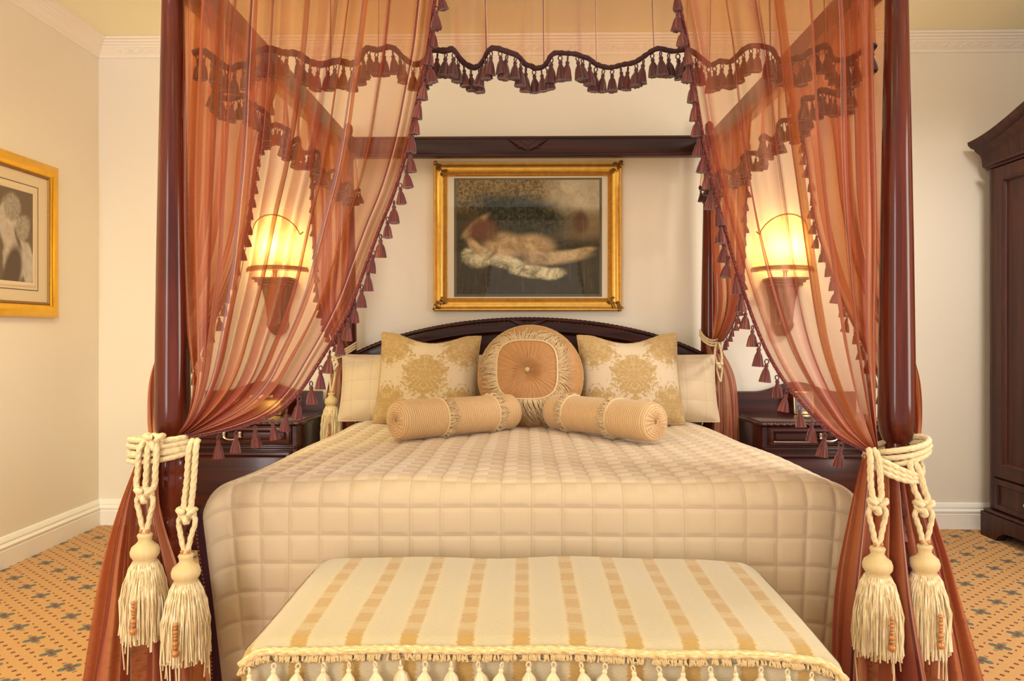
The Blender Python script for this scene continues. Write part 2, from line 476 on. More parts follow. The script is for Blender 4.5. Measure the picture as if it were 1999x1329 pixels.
POST = [(0.050, 0.0), (0.056, 0.012), (0.056, 0.03), (0.046, 0.05), (0.046, 0.52), (0.050, 0.53), (0.050, 0.555), (0.036, 0.565), (0.036, 0.575),
        (0.041, 0.585), (0.043, 0.60), (0.040, 0.615), (0.034, 0.622), (0.034, 0.63), (0.044, 0.66), (0.050, 0.70), (0.052, 0.735), (0.050, 0.742), (0.052, 0.75), (0.051, 0.79), (0.042, 0.81),
        (0.034, 0.822), (0.033, 0.835), (0.040, 0.846), (0.0465, 0.87), (0.0490, 0.905), (0.0485, 0.95), (0.0470, 1.1), (0.0430, 1.4), (0.0375, 1.7), (0.0315, 2.0), (0.0290, 2.13),
        (0.034, 2.14), (0.036, 2.26), (0.030, 2.265), (0.022, 2.275), (0.026, 2.30), (0.024, 2.325), (0.012, 2.34), (0.001, 2.345)]
for sx in (-1, 1):
    for py in (PYF, PYR):
        MB().lathe(POST, 28, (sx * PX, py, 0)).build('post', M['wood'], bed, True, 35)

def rail(p0, p1, axis):
    mb = MB()
    t, z0, z1 = 0.022, 2.147, 2.255
    if axis == 'x':
        y = p0[1]
        mb.box(p0[0], p1[0], y - t, y + t, z0, z1, 0.004)
        mb.box(p0[0], p1[0], y - t - 0.006, y + t + 0.006, z0 - 0.004, z0 + 0.012, 0.004)
        mb.box(p0[0], p1[0], y - t - 0.004, y + t + 0.004, z1 - 0.012, z1 + 0.003, 0.003)
    else:
        x = p0[0]
        mb.box(x - t, x + t, p0[1], p1[1], z0, z1, 0.004)
        mb.box(x - t - 0.006, x + t + 0.006, p0[1], p1[1], z0 - 0.004, z0 + 0.012, 0.004)
    return mb.build('canopy_rail', M['wood_dark'], bed, True)
rr = rail((-PX + 0.028, PYR), (PX - 0.028, PYR), 'x')
rail((-PX + 0.028, PYF), (PX - 0.028, PYF), 'x')
rail((-PX, PYF + 0.028), (-PX, PYR - 0.028), 'y')
rail((PX, PYF + 0.028), (PX, PYR - 0.028), 'y')

def leaf_spray(cx, cz, y, w, h, sgn, n=6, rad=0.006):
    mb = MB()
    for k in range(n):
        t = k / (n - 1)
        L = w * (1 - 0.45 * t); rise = h * (1.0 - 0.75 * t)
        pth = []
        for q in np.linspace(0, 1, 10):
            pth.append((cx + sgn * (0.006 + L * q), y - 0.004 * math.sin(PI * q), cz + rise * q ** 0.75 - h * 0.35 + 0.006 * math.sin(6 * q + k)))
        mb.tube(pth, lambda q: rad * (0.35 + math.sin(PI * min(1, q * 0.9 + 0.08))) , 6)
    return mb
cv = leaf_spray(0.0, 2.205, PYR - 0.026, 0.108, 0.062, 1, 6, 0.0075)
cv2 = leaf_spray(0.0, 2.205, PYR - 0.026, 0.108, 0.062, -1, 6, 0.0075)
cv.add(cv2.v, cv2.f, cv2.uv).build('carving', M['wood_dark'], rr, True)

# headboard: arched panel with moulded rim, rope edge and carved crest
HB_Y = 4.10
def hb_top(x): return 1.218 - 0.168 * (abs(x) / 0.98) ** 2 - 0.028 * (abs(x) / 0.98) ** 6
xs = np.linspace(-0.985, 0.985, 61)
poly = [(-0.985, 0.25)] + [(x, hb_top(x) - 0.018) for x in xs] + [(0.985, 0.25)]
hb = MB().prism(poly, 'y', HB_Y, HB_Y + 0.03).build('headboard', M['wood_dark'], bed, True, 30)
rim = MB()
prof = [(0, 0.0), (0.0, 0.018), (-0.022, 0.024), (-0.040, 0.020), (-0.052, 0.022), (-0.066, 0.010), (-0.070, 0.0)]
V = np.array([[(x, HB_Y - o, hb_top(x) - 0.012 + dz) for dz, o in prof] for x in xs])
rim.arr(V); rim.build('arched_rim', M['wood_dark'], hb, True, 30)
MB().tube([(x, HB_Y - 0.012, hb_top(x)) for x in np.linspace(-0.985, 0.985, 240)], 0.014, 12, lobes=2, twist=120).build('rope_moulding', M['wood_dark'], hb, True, 60)
c1 = leaf_spray(0.0, 1.192, HB_Y - 0.030, 0.10, 0.045, 1, 6, 0.006); c2 = leaf_spray(0.0, 1.192, HB_Y - 0.030, 0.10, 0.045, -1, 6, 0.006)
c1.add(c2.v, c2.f, c2.uv).build('carved_crest', M['wood_dark'], hb, True)
for sx in (-1, 1):
    MB().box(sx * (PX - 0.012) - 0.012, sx * (PX - 0.012) + 0.012, PYF + 0.045, PYR - 0.045, 0.24, 0.40, 0.004).build('side_rail', M['wood'], bed, True)
MB().box(-PX + 0.04, PX - 0.04, PYF + 0.095, PYF + 0.118, 0.24, 0.40, 0.004).build('foot_rail', M['wood'], bed, True)
mt = NT('mattress_ticking'); M['ticking'] = mt.done(mt.bsdf((0.7, 0.6, 0.45), 0.9))
MB().box(-0.93, 0.93, 2.19, 4.06, 0.30, 0.61, 0.05, 4).build('mattress', M['ticking'], bed, True)

# ------------------------------------------------------------------ quilted bedspread
BW = 0.985
QX, QY = BW / 11, 0.083
def mat_quilt(name, base, light, checker=True, qx=QX, qy=QY):
    t = NT(name)
    uv = t.sep(t.uv())
    cu = t.math('FLOOR', t.math('DIVIDE', uv[0], QX / 2)); cv = t.math('FLOOR', t.math('DIVIDE', uv[1], QY / 2))
    ck = t.math('ABSOLUTE', t.math('MODULO', t.math('ADD', cu, cv), 2.0))
    n = t.noise(t.mapping(t.uv(), (60, 500, 1)), 1.0, 3)
    n2 = t.noise(t.mapping(t.uv(), (7, 7, 1)), 1.0, 3)
    fade = t.step(uv[1], 1.70, 1.90) if checker else 1.0          # the satin check is woven on the top only
    k = t.math('MULTIPLY', ck, t.math('SUBTRACT', 1.0, fade)) if checker else 0.0
    c = t.mix(t.math('MULTIPLY', n, 0.35), base, tuple(x * 0.82 for x in base))
    c = t.mix(t.math('MULTIPLY', k, 0.75), c, light)
    rough = t.math('SUBTRACT', 0.62, t.math('MULTIPLY', k, 0.25)) if checker else 0.6
    def seam(q, p):
        d = t.math('MULTIPLY', t.math('SUBTRACT', 0.5, t.math('ABSOLUTE', t.math('SUBTRACT', t.math('FRACT', t.math('DIVIDE', q, p)), 0.5))), p)
        return t.math('POWER', t.math('MINIMUM', t.math('DIVIDE', d, 0.012), 1.0), 0.5), t.math('LESS_THAN', d, 0.0011)
    (g1, s1), (g2, s2) = seam(uv[0], qx), seam(uv[1], qy)
    c = t.mix(t.math('MULTIPLY', t.math('MAXIMUM', s1, s2), 0.45), c, tuple(x * 0.62 for x in base))
    hgt = t.math('ADD', t.math('ADD', t.math('MULTIPLY', n, 0.12), t.math('MULTIPLY', n2, 0.5)), t.math('MULTIPLY', t.math('MINIMUM', g1, g2), 0.9))
    return t.done(t.bsdf(c, rough, normal=t.bump(hgt, 0.35, 0.006), sheen=0.35, spec=0.35))
M['quilt'] = mat_quilt('quilted_gold_satin', (0.58, 0.44, 0.28), (0.76, 0.64, 0.48))
M['quilt_sham'] = mat_quilt('quilted_sham_satin', (0.66, 0.53, 0.36), (0.8, 0.6, 0.4), False, 0.105, 0.105)

spread = thing('bedspread', 'quilted pale gold satin bedspread covering the four poster bed', 'bedspread', (0, 3.08, 0))
BF, BR = 2.115, 3.98
def top_z(y): return 0.702 - 0.024 * (y - 2.2)
def quilt_pt(a, b):
    """a: across in metres (-BW..BW); b: metres from the head along the top, then down the front."""
    rf = 0.07
    Ltop = BR - BF - rf
    if b < Ltop: y, dz, ny, nz = BR - b, 0.0, 0.0, 1.0
    elif b < Ltop + rf * PI / 2:
        q = (b - Ltop) / rf; y = BF + rf - rf * math.sin(q); dz = -rf * (1 - math.cos(q)); ny, nz = -math.sin(q), math.cos(q)
    else:
        y = BF; dz = -rf - (b - Ltop - rf * PI / 2); ny, nz = -1.0, 0.0
    rs = 0.17; e = max(0.0, (abs(a) - (BW - rs)) / rs)
    drop = 0.085 * (1 - math.sqrt(max(0.0, 1 - min(1, e) ** 2 * 0.985)))
    z = top_z(max(y, BF)) + dz - drop * (nz * 0.35 + 0.65)
    if dz < -rf: z = top_z(BF) + dz - drop * 0.65
    h = 0.0065 * (abs(math.sin(PI * a / QX)) * abs(math.sin(PI * b / QY))) ** 0.33
    w = 0.004 * math.sin(5.1 * a + 2.2 * b) + 0.003 * math.sin(11 * a - 7 * b)
    pull = 0.072 * max(0.0, min(1.0, (b - Ltop) / 0.6))
    e2 = max(0.0, min(1.0, (abs(a) / BW - 0.70) / 0.30)); pull *= e2 * e2 * (3 - 2 * e2)
    return (a * (1 - pull), y + ny * (h + w) , z + nz * (h + w))
NQ = 29
LEN = NQ * QY
na, nb = 22 * 10 + 1, NQ * 10 + 1
mb = MB(); mb.grid(lambda u, v: quilt_pt((u * 2 - 1) * BW, v * LEN), na, nb, lambda u, v: ((u * 2 - 1) * BW, v * LEN))
mb.build('quilted_top', M['quilt'], spread, True, 180)
for sx in (-1, 1):                                  # side drops
    def side(u, v, sx=sx):
        b = u * (BR - BF - 0.03); s = v * 0.46
        z0 = quilt_pt(sx * BW, b)[2]
        h = 0.008 * (abs(math.sin(PI * b / QX)) * abs(math.sin(PI * s / QY))) ** 0.42
        return (sx * (BW + 0.002 + h + 0.012 * v), BR - b, z0 - s)
    MB().grid(side, 140, 40, lambda u, v: (u * 1.87, 2.5 + v * 0.46)).build('side_drop', M['quilt'], spread, True, 180)
# burgundy trim band with red stitches in the split front corners
tb = NT('burgundy_trim_band')
uv = tb.sep(tb.uv())
st = tb.math('MULTIPLY', tb.math('LESS_THAN', tb.math('ABSOLUTE', tb.math('SUBTRACT', tb.math('ABSOLUTE', tb.math('SUBTRACT', uv[0], 0.5)), 0.40)), 0.055),
             tb.math('LESS_THAN', tb.math('FRACT', tb.math('MULTIPLY', uv[1], 85.0)), 0.5))
M['trim_band'] = tb.done(tb.bsdf(tb.mix(st, (0.055, 0.006, 0.016), (0.50, 0.16, 0.10)), 0.7, sheen=0.3))
for sx in (-1, 1):
    def band(u, v, sx=sx):
        z = 0.605 - v * 0.50
        hw = BW * (1 - 0.072 * max(0.0, min(1.0, (0.16 + v * 0.50) / 0.6)))
        x = sx * (hw - 0.004 + 0.040 * (1 - u) + 0.003 * math.sin(9 * v))
        return (x, BF + 0.004 + 0.006 * abs(u - 0.5), z)
    MB().grid(band, 6, 40, lambda u, v: (u, v * 0.5)).build('trim_band', M['trim_band'], spread, True, 180)

# ------------------------------------------------------------------ cushions
def cushion_mesh(w, h, t, pinch=0.08, sag=0.0, n=44, quilt=None, uvs=1.0, corner=0.0):
    """closed pillow in the x-z plane (bottom edge at z=0, front is -y)"""
    mb = MB()
    def edge(a, b):
        x = a * w / 2 * (1 - pinch * (1 - b * b) * (abs(a) ** 2) * 0.5)
        z = b * h / 2 * (1 - pinch * (1 - a * a) * (abs(b) ** 2) * 0.5)
        if b > 0: z -= sag * max(0, 1 - (a / 0.75) ** 2) ** 1.5 * b
        return x, z + h / 2
    for sgn in (-1, 1):
        def fn(u, v, sgn=sgn):
            a, b = math.sin((u - 0.5) * PI), math.sin((v - 0.5) * PI)
            x, z = edge(a, b)
            th = t / 2 * ((1 - abs(a) ** 2.6) * (1 - abs(b) ** 2.6)) ** 0.55
            if quilt:
                th += 0.010 * (abs(math.sin(PI * x / quilt)) * abs(math.sin(PI * z / quilt))) ** 0.45 * (1 - max(abs(a), abs(b)) ** 8)
            return (x, sgn * th, z)
        mb.grid(fn, n, n, (lambda u, v: (edge(math.sin((u - 0.5) * PI), math.sin((v - 0.5) * PI)))) if quilt else (lambda u, v: (math.sin((u - 0.5) * PI) * 0.5 * uvs + 0.5, math.sin((v - 0.5) * PI) * 0.5 * uvs + 0.5)), flip=(sgn > 0))
    loop = []
    for k in range(160):
        q = k / 160 * 4; s = q % 1 * 2 - 1
        ab = ((s, -1), (1, s), (-s, 1), (-1, -s))[int(q)]
        x, z = edge(*ab); loop.append((x, 0, z))
    return mb, loop

# quilted shams
for nm, cx, lab in (('left', -0.53, 'quilted pale gold pillow sham behind the left damask cushion'), ('right', 0.525, 'quilted pale gold pillow sham behind the right damask cushion')):
    t = thing('pillow_sham', lab, 'pillow', (cx, 3.86, 0.668), (R(-16), 0, 0), 'quilted pillow shams against the headboard')
    mb, loop = cushion_mesh(0.99, 0.365, 0.20, 0.05, 0.0, 130, 0.105, 1)
    mb.build('cover', M['quilt_sham'], t, sharp=180)
    MB().tube(loop, 0.005, 6, True).build('piping', M['quilt_sham'], t)

def mat_damask():
    t = NT('gold_damask_chenille')
    uv = t.sep(t.uv())
    # ogee repeat: mirrored about the centre line, half-drop
    def motif(u0, v0, ku, kv):
        U = t.math('SUBTRACT', t.math('FRACT', t.math('ADD', t.math('MULTIPLY', uv[0], ku), u0)), 0.5)
        W = t.math('SUBTRACT', t.math('FRACT', t.math('ADD', t.math('MULTIPLY', uv[1], kv), v0)), 0.5)
        return t.math('ABSOLUTE', U), W
    K = 1.32
    ax, ay = motif(0.5 - K * 0.5 + 0.5 - 0.5, 0.5 - K * 0.52 + 0.0, K, K)
    ax2, ay2 = motif(0.0 - K * 0.5 + 0.5 - 0.5, 0.0 - K * 0.52 + 0.0, K, K)
    def medallion(ax, ay):
        r = t.math('SQRT', t.math('ADD', t.math('MULTIPLY', ax, t.math('MULTIPLY', ax, 1.35)), t.math('MULTIPLY', ay, ay)))
        th = t.math('ARCTAN2', ay, ax)
        lob = t.math('MULTIPLY', t.math('ABSOLUTE', t.math('SINE', t.math('MULTIPLY', th, 5.0))), 0.055)
        return t.math('SUBTRACT', r, t.math('ADD', 0.265, lob))     # <0 inside
    m1 = medallion(ax, ay); m2 = medallion(ax2, ay2)
    d = t.math('MINIMUM', m1, m2)
    vv = t.comb(ax, ay, 0.0)
    nz = t.noise(vv, 11, 3, 0.55, 1.6); nf = t.noise(vv, 26, 2, 0.5, 1.6)
    s = t.math('ADD', t.math('MULTIPLY', d, 4.0), t.math('MULTIPLY', t.math('SUBTRACT', nz, 0.5), 1.7))
    s = t.math('ADD', s, t.math('MULTIPLY', t.math('SUBTRACT', nf, 0.5), 1.3))
    ground = t.step(s, 0.13, 0.21)
    th1 = t.math('ARCTAN2', ay, ax)
    cont = t.math('ABSOLUTE', t.math('SINE', t.math('ADD', t.math('MULTIPLY', d, 30.0), t.math('MULTIPLY', t.math('SUBTRACT', nz, 0.5), 7.0))))
    petal = t.math('ABSOLUTE', t.math('SINE', t.math('ADD', t.math('MULTIPLY', th1, 9.0), t.math('MULTIPLY', nf, 4.0))))
    vein = t.math('MULTIPLY', t.math('MAXIMUM', t.step(cont, 0.30, 0.05), t.math('MULTIPLY', t.step(petal, 0.34, 0.05), 0.9)), 0.85)
    weave = t.noise(t.mapping(t.uv(), (160, 160, 1)), 1.0, 2)
    gold = t.mix(weave, (0.38, 0.25, 0.10), (0.54, 0.37, 0.165))
    gold = t.mix(vein, gold, (0.60, 0.46, 0.26))
    pale = t.mix(weave, (0.60, 0.48, 0.33), (0.70, 0.58, 0.42))
    c = t.mix(ground, gold, pale)
    hgt = t.math('ADD', t.math('MULTIPLY', t.math('SUBTRACT', 1.0, ground), 0.8), t.math('MULTIPLY', weave, 0.3))
    return t.done(t.bsdf(c, 0.85, normal=t.bump(hgt, 0.35, 0.006), sheen=0.4, spec=0.15))
M['damask'] = mat_damask()
M['piping_gold'] = plain('gold_piping', (0.46, 0.32, 0.13), 0.8, 0, 0.3, 200, 0.4)
for cx, ry, lab in ((-0.535, 2.2, 'square gold damask cushion standing left of the round fringed cushion'), (0.535, -1.2, 'square gold damask cushion standing right of the round fringed cushion')):
    t = thing('damask_cushion', lab, 'cushion', (cx, 3.66, 0.672), (R(-14), R(ry), R(-4 if cx < 0 else 5)), 'damask cushions')
    mb, loop = cushion_mesh(0.525, 0.475, 0.17, 0.10, 0.040, 60)
    mb.build('cover', M['damask'], t, sharp=180)
    MB().tube(loop, 0.006, 8, True, lobes=2, twist=150).build('piping', M['piping_gold'], t, sharp=180)

# round cushion
def mat_taffeta(name, a, b, su=4, sv=120):
    t = NT(name)
    n = t.noise(t.mapping(t.uv(), (su, sv, 1)), 1.0, 3)
    return t.done(t.bsdf(t.mix(n, a, b), 0.45, normal=t.bump(n, 0.12, 0.003), sheen=0.3, spec=0.4))
M['taffeta'] = mat_taffeta('bronze_taffeta', (0.42, 0.20, 0.065), (0.62, 0.34, 0.13), 90, 3)
M['taffeta_disc'] = mat_taffeta('bronze_taffeta_pleated', (0.36, 0.165, 0.05), (0.58, 0.30, 0.115), 150, 3)
M['fringe'] = mat_threads('cream_brush_fringe', [(0.58, 0.40, 0.18), (0.76, 0.58, 0.32), (0.90, 0.76, 0.50)], 3, 0.6, 3)
RC = 0.262
rc = thing('round_cushion', 'round bronze taffeta cushion with brush fringe ring and centre button', 'cushion', (0.01, 3.555, 0.672), (R(-15), 0, 0))
def round_pt(r, a, sgn, rmax=RC, th=0.085):
    q = min(1.0, r / rmax)
    d = th * max(0.0, 1 - q ** 2.8) ** 0.55 * (1 - 0.45 * math.exp(-(q / 0.16) ** 2))
    wr = 0.0018 * math.sin(38 * a) * q * (1 - q) * 4
    return (r * math.cos(a), sgn * (d + wr), RC + r * math.sin(a))
for_mb = MB()
for sgn in (-1, 1):
    for_mb.grid(lambda u, v, s=sgn: round_pt(RC * math.sin(v * PI / 2), u * 2 * PI, s), 140, 30, lambda u, v: (u, v), flip=sgn > 0)
for_mb.build('cover', M['taffeta'], rc, sharp=180)
MB().tube([(RC * math.cos(a), 0, RC + RC * math.sin(a)) for a in np.linspace(0, 2 * PI, 120, endpoint=False)], 0.0065, 8, True, lobes=2, twist=130).build('piping', M['piping_gold'], rc, sharp=180)
def disc_r(a): return 0.150 * (abs(math.cos(a)) ** 3.2 + abs(math.sin(a)) ** 3.2) ** (-1 / 3.2)
DX, DZ = -0.018, 0.018
def disc_pt(a, k, lift=0.004):
    r = disc_r(a) * k
    x, z = DX + r * math.cos(a), DZ + r * math.sin(a)
    rr_, aa = math.hypot(x, z), math.atan2(z, x)
    p = round_pt(rr_, aa, -1)
    ruck = 0.0025 * math.sin(44 * a + 5 * math.sin(3 * a)) * math.exp(-((k - 0.35) / 0.3) ** 2)
    return (p[0], p[1] - lift + ruck - 0.010 * (1 - math.exp(-((1 - k) / 0.5) ** 2)), p[2])
MB().grid(lambda u, v: disc_pt(u * 2 * PI, v), 180, 24, lambda u, v: (u, v)).build('pleated_centre', M['taffeta_disc'], rc, sharp=180)
MB().tube([disc_pt(a, 1.0, 0.007) for a in np.linspace(0, 2 * PI, 120, endpoint=False)], 0.0055, 8, True, lobes=2, twist=160).build('cord', M['fringe'], rc, sharp=180)
fr = MB(); rng = random.Random(3)
for k in range(430):
    a = 2 * PI * k / 430 + rng.uniform(-0.015, 0.015)
    L = rng.uniform(0.055, 0.100) * (1.25 if math.sin(a) < -0.5 else 1.0)
    sweep = rng.uniform(-0.12, 0.22) + 0.34 * math.sin(3 * a + 0.6)
    pth = []
    for q in np.linspace(0, 1, 6):
        r = disc_r(a) + L * q
        aa = a + sweep * q * q * 0.9
        gx = DX + r * math.cos(aa); gz = DZ + r * math.sin(aa) - 0.022 * q * q
        rr_ = math.hypot(gx, gz); an = math.atan2(gz, gx)
        p = round_pt(min(rr_, RC * 0.985), an, -1)
        pth.append((p[0], p[1] - 0.006 - 0.012 * math.sin(PI * q) - rng.uniform(0, 0.003), p[2]))
    fr.tube(pth, lambda q: 0.0021 * (1 - 0.6 * q), 4)
fr.build('brush_fringe', M['fringe'], rc, sharp=180)
bt = MB().lathe([(0.001, 0), (0.011, 0.001), (0.013, 0.005), (0.010, 0.010), (0.004, 0.0125), (0.0005, 0.013)], 20)
bp = disc_pt(0, 0.0)
bt.xform(Matrix.Translation((bp[0], bp[1] + 0.002, bp[2])) @ Matrix.Rotation(R(90), 4, 'X')).build('button', M['satin'], rc)

# bolsters
def mat_bolster():
    t = NT('ribbed_gold_satin')
    uv = t.sep(t.uv())
    w = t.math('SINE', t.math('MULTIPLY', uv[1], 2 * PI / 0.0105))
    n = t.noise(t.mapping(t.uv(), (40, 300, 1)), 1.0, 2)
    k = t.step(w, -0.5, 0.8)
    c = t.mix(k, (0.55, 0.32, 0.12), (0.80, 0.56, 0.30))
    c = t.mix(t.math('MULTIPLY', n, 0.3), c, (0.86, 0.66, 0.42))
    return t.done(t.bsdf(c, 0.42, normal=t.bump(w, 0.35, 0.003), sheen=0.3, spec=0.45))
M['bolster'] = mat_bolster()
def bolster(lab, p_out, p_in, r):
    A, B = Vector(p_out), Vector(p_in)
    L = (B - A).length; d = (B - A).normalized()
    t = thing('bolster', lab, 'bolster', A, (0, 0, 0), 'ribbed bolsters')
    q = d.to_track_quat('Z', 'Y').to_matrix().to_4x4()
    prof = []
    for s in np.linspace(0, 1, 60):
        z = s * L; e = min(z, L - z)
        prof.append((r * (0.90 + 0.10 * min(1, e / 0.02) ** 0.5) * (1 + 0.012 * math.sin(9 * s)), z))
    n = 48; v, f, uvl = [], [], []
    for j, (rr_, z) in enumerate(prof):
        for i in range(n + 1):
            a = 2 * PI * i / n
            v.append((rr_ * math.cos(a), rr_ * math.sin(a), z)); uvl.append((i / n, z))
    for j in range(len(prof) - 1):
        for i in range(n): f.append((j * (n + 1) + i, j * (n + 1) + i + 1, (j + 1) * (n + 1) + i + 1, (j + 1) * (n + 1) + i))
    MB().add(v, f, uvl).xform(q).build('cover', M['bolster'], t, sharp=180)
    for z0, sg in ((0.0, -1), (L, 1)):              # gathered rosette ends
        def ros(u, k, z0=z0, sg=sg):
            a = u * 2 * PI
            fold = 0.0035 * math.sin(17 * a + 4 * k) * math.sin(PI * min(1, k * 1.1))
            rr_ = r * 0.915 * k
            bulge = 0.014 * math.sin(PI * k ** 0.8) - 0.012 * math.exp(-(k / 0.15) ** 2)
            return (rr_ * math.cos(a), rr_ * math.sin(a), z0 + sg * (bulge + fold))
        MB().grid(ros, 120, 22, lambda u, k: (u, k * r)).xform(q).build('gathered_end', M['bolster'], t, sharp=180)
    rng = random.Random(9)
    for z0 in (L * 0.33, L * 0.78):                 # brush fringe bands
        ft = MB()
        ft.tube([(r * 1.02 * math.cos(a), r * 1.02 * math.sin(a), z0) for a in np.linspace(0, 2 * PI, 60, endpoint=False)], 0.005, 6, True)
        for k in range(170):
            a = rng.uniform(0, 2 * PI); l = rng.uniform(0.03, 0.06); sw = rng.uniform(-0.3, 0.3)
            pth = [((r * 1.015 + 0.010 * math.sin(PI * s) ) * math.cos(a + sw * s), (r * 1.015 + 0.010 * math.sin(PI * s)) * math.sin(a + sw * s), z0 + l * s) for s in (0, 0.35, 0.7, 1)]
            ft.tube(pth, lambda s: 0.0017 * (1 - 0.5 * s), 4)
        ft.xform(q).build('fringe_band', M['fringe'], t, sharp=180)
bz = 0.083
bolster('ribbed gold bolster lying in front of the left damask cushion', (-0.555, 3.00, top_z(3.0) + bz + 0.010), (-0.085, 3.46, top_z(3.46) + bz + 0.010), bz)
bolster('ribbed gold bolster lying in front of the right damask cushion', (0.515, 2.96, top_z(2.96) + bz + 0.010), (0.125, 3.47, top_z(3.47) + bz + 0.010), bz)

# ------------------------------------------------------------------ tasselled fringe
def small_tassel(length=0.062, w=0.0125, seed=0, mat=None, name='tassel'):
    mb = MB(); rng = random.Random(seed)
    L = length
    loop = [(0.0045 * math.sin(a), 0, -0.008 - 0.009 * (1 - math.cos(a)) * 0.62) for a in np.linspace(0, 2 * PI, 10, endpoint=False)]
    mb.tube(loop, 0.0016, 5, True)
    z0 = -0.019
    ph = [rng.uniform(0, 6.28) for _ in range(4)]
    rid = lambda a, j: 1 + (0.16 * math.sin(9 * a + ph[0]) + 0.08 * math.sin(5 * a + ph[1] + 0.3 * j)) * (1 if j > 4 else 0)
    S = L - 0.019
    prof = [(0.0015, z0), (0.0042, z0 - 0.0015), (0.0052, z0 - 0.005), (0.0040, z0 - 0.0085), (0.0048, z0 - 0.0105), (w * 0.62, z0 - S * 0.42), (w * 0.82, z0 - S * 0.68), (w * 0.97, z0 - S * 0.93), (w * 1.0, z0 - S), (w * 0.6, z0 - S * 0.98), (0.001, z0 - S * 0.97)]
    mb.lathe(prof, 18, ridge=rid)
    o = mb.build(name, mat or M['tassel_red'], None, sharp=70)
    return o
SRC = [small_tassel(seed=k) for k in range(4)]
def tassel_mesh(k): return SRC[k % 4]

rngT = random.Random(21)
SRC_SHADED = [small_tassel(0.064, 0.0138, 60 + k, M['tassel_shaded']) for k in range(4)]
def hang_tassels(parent, pts, scale=1.0, step=0.053, jitter=0.15, off=(0, 0, 0), limit=99, src=SRC):
    """hang tassels along a polyline of world points"""
    P = np.array(pts); L = np.concatenate([[0], np.cumsum(np.linalg.norm(np.diff(P, axis=0), axis=1))])
    n = min(limit, int(L[-1] / step))
    base = np.array(parent.location)
    for i in range(n):
        s = (i + 0.5) / n * L[-1]
        p = np.array([np.interp(s, L, P[:, k]) for k in range(3)]) - base + np.array(off)
        inst(src[rngT.randrange(4)], parent, tuple(p), (rngT.uniform(-jitter, jitter), rngT.uniform(-jitter, jitter), rngT.uniform(0, 6.28)), scale * rngT.uniform(0.93, 1.08), 'tassel')

def braid(parent, pts, r=0.006, n=None, mat=None):
    P = spline(pts, n or max(20, int(len(pts))))
    return MB().tube([tuple(p) for p in P], r, 7, lobes=2, twist=160, flat=0.8).build('braid', mat or M['braid'], parent, True, 180)

# ------------------------------------------------------------------ sheer curtains
def ridged(seed, n, nu, lo=0.010, hi=0.030, amp=(0.5, 1.0)):
    """a pleat height profile over u in 0..1: narrow standing folds at irregular places"""
    rng = np.random.default_rng(seed)
    u = np.linspace(0, 1, nu); h = np.zeros(nu); lat = np.zeros(nu)
    c = (np.arange(n) + 0.5 + rng.uniform(-0.35, 0.35, n)) / n
    for ci in c:
        w = rng.uniform(lo, hi); a = rng.uniform(*amp) * rng.choice([1, 1, -1])
        h += a * np.exp(-((u - ci) / w) ** 2)
        lat += rng.uniform(0.3, 0.9) * np.exp(-((u - ci) / (w * 1.3)) ** 2) * rng.choice([-1, 1])
    return h, lat

def panel(O, E, nu, nv, seed, nfold, amp0, amp1, normal, width, ease=1.0, bulge=None, lat_amp=0.026):
    """cloth between an outer path O and a free edge E (both from the rail to the tie)"""
    o, e = spline(O, nv), spline(E, nv)
    h, lat = ridged(seed, nfold, nu)
    u = np.linspace(0, 1, nu)
    g = u ** ease
    v = np.linspace(0, 1, nv)
    rng = np.random.default_rng(seed + 7)
    V = np.zeros((nv, nu, 3)); G = np.zeros((nv, nu))
    gp = np.maximum(np.gradient(g, u), 0.25); wref = np.linalg.norm(e[0] - o[0]) * 1.0
    nrm = np.array(normal, float)
    ph = rng.uniform(0, 6.28, 4)
    for j in range(nv):
        side = e[j] - o[j]; sl = np.linalg.norm(side)
        sd = side / max(sl, 1e-6)
        a = amp0 * (1 - v[j]) + amp1 * v[j]
        wob = 0.5 * np.sin(3.1 * v[j] * 2 + ph[0] + 5 * u) + 0.35 * np.sin(9 * u + 4 * v[j] + ph[1])
        wav = np.sin(2 * np.pi * (nfold * 0.37 * u + 0.25 * np.sin(2.2 * v[j] + ph[2])) + ph[3])
        fold = a * (h * (1 + 0.35 * wob) + 0.55 * wav * (1 - np.exp(-((1 - u) / 0.03) ** 2)))
        shrink = min(1.0, sl / 0.35)
        latd = lat_amp * lat * shrink + 0.006 * shrink * np.sin(7 * v[j] + 13 * u)
        G[j] = np.clip(wref / np.maximum(sl * gp, 0.02), 0.6, 8.0)
        edge = 1 - np.exp(-((1 - u) / 0.02) ** 2)
        V[j] = o[j] + np.outer(g, side) + np.outer(fold, nrm) + np.outer(latd * edge, sd)
        if bulge is not None: V[j] += np.outer(np.ones(nu) * 1.0, bulge(v[j])) * (u * (1 - u) * 4 * 0.5 + 0.5)[:, None]
    UV = np.zeros((nv, nu, 2)); UV[..., 0] = u[None, :] * width; UV[..., 1] = v[:, None] * 1.6
    return V, UV, G.ravel()

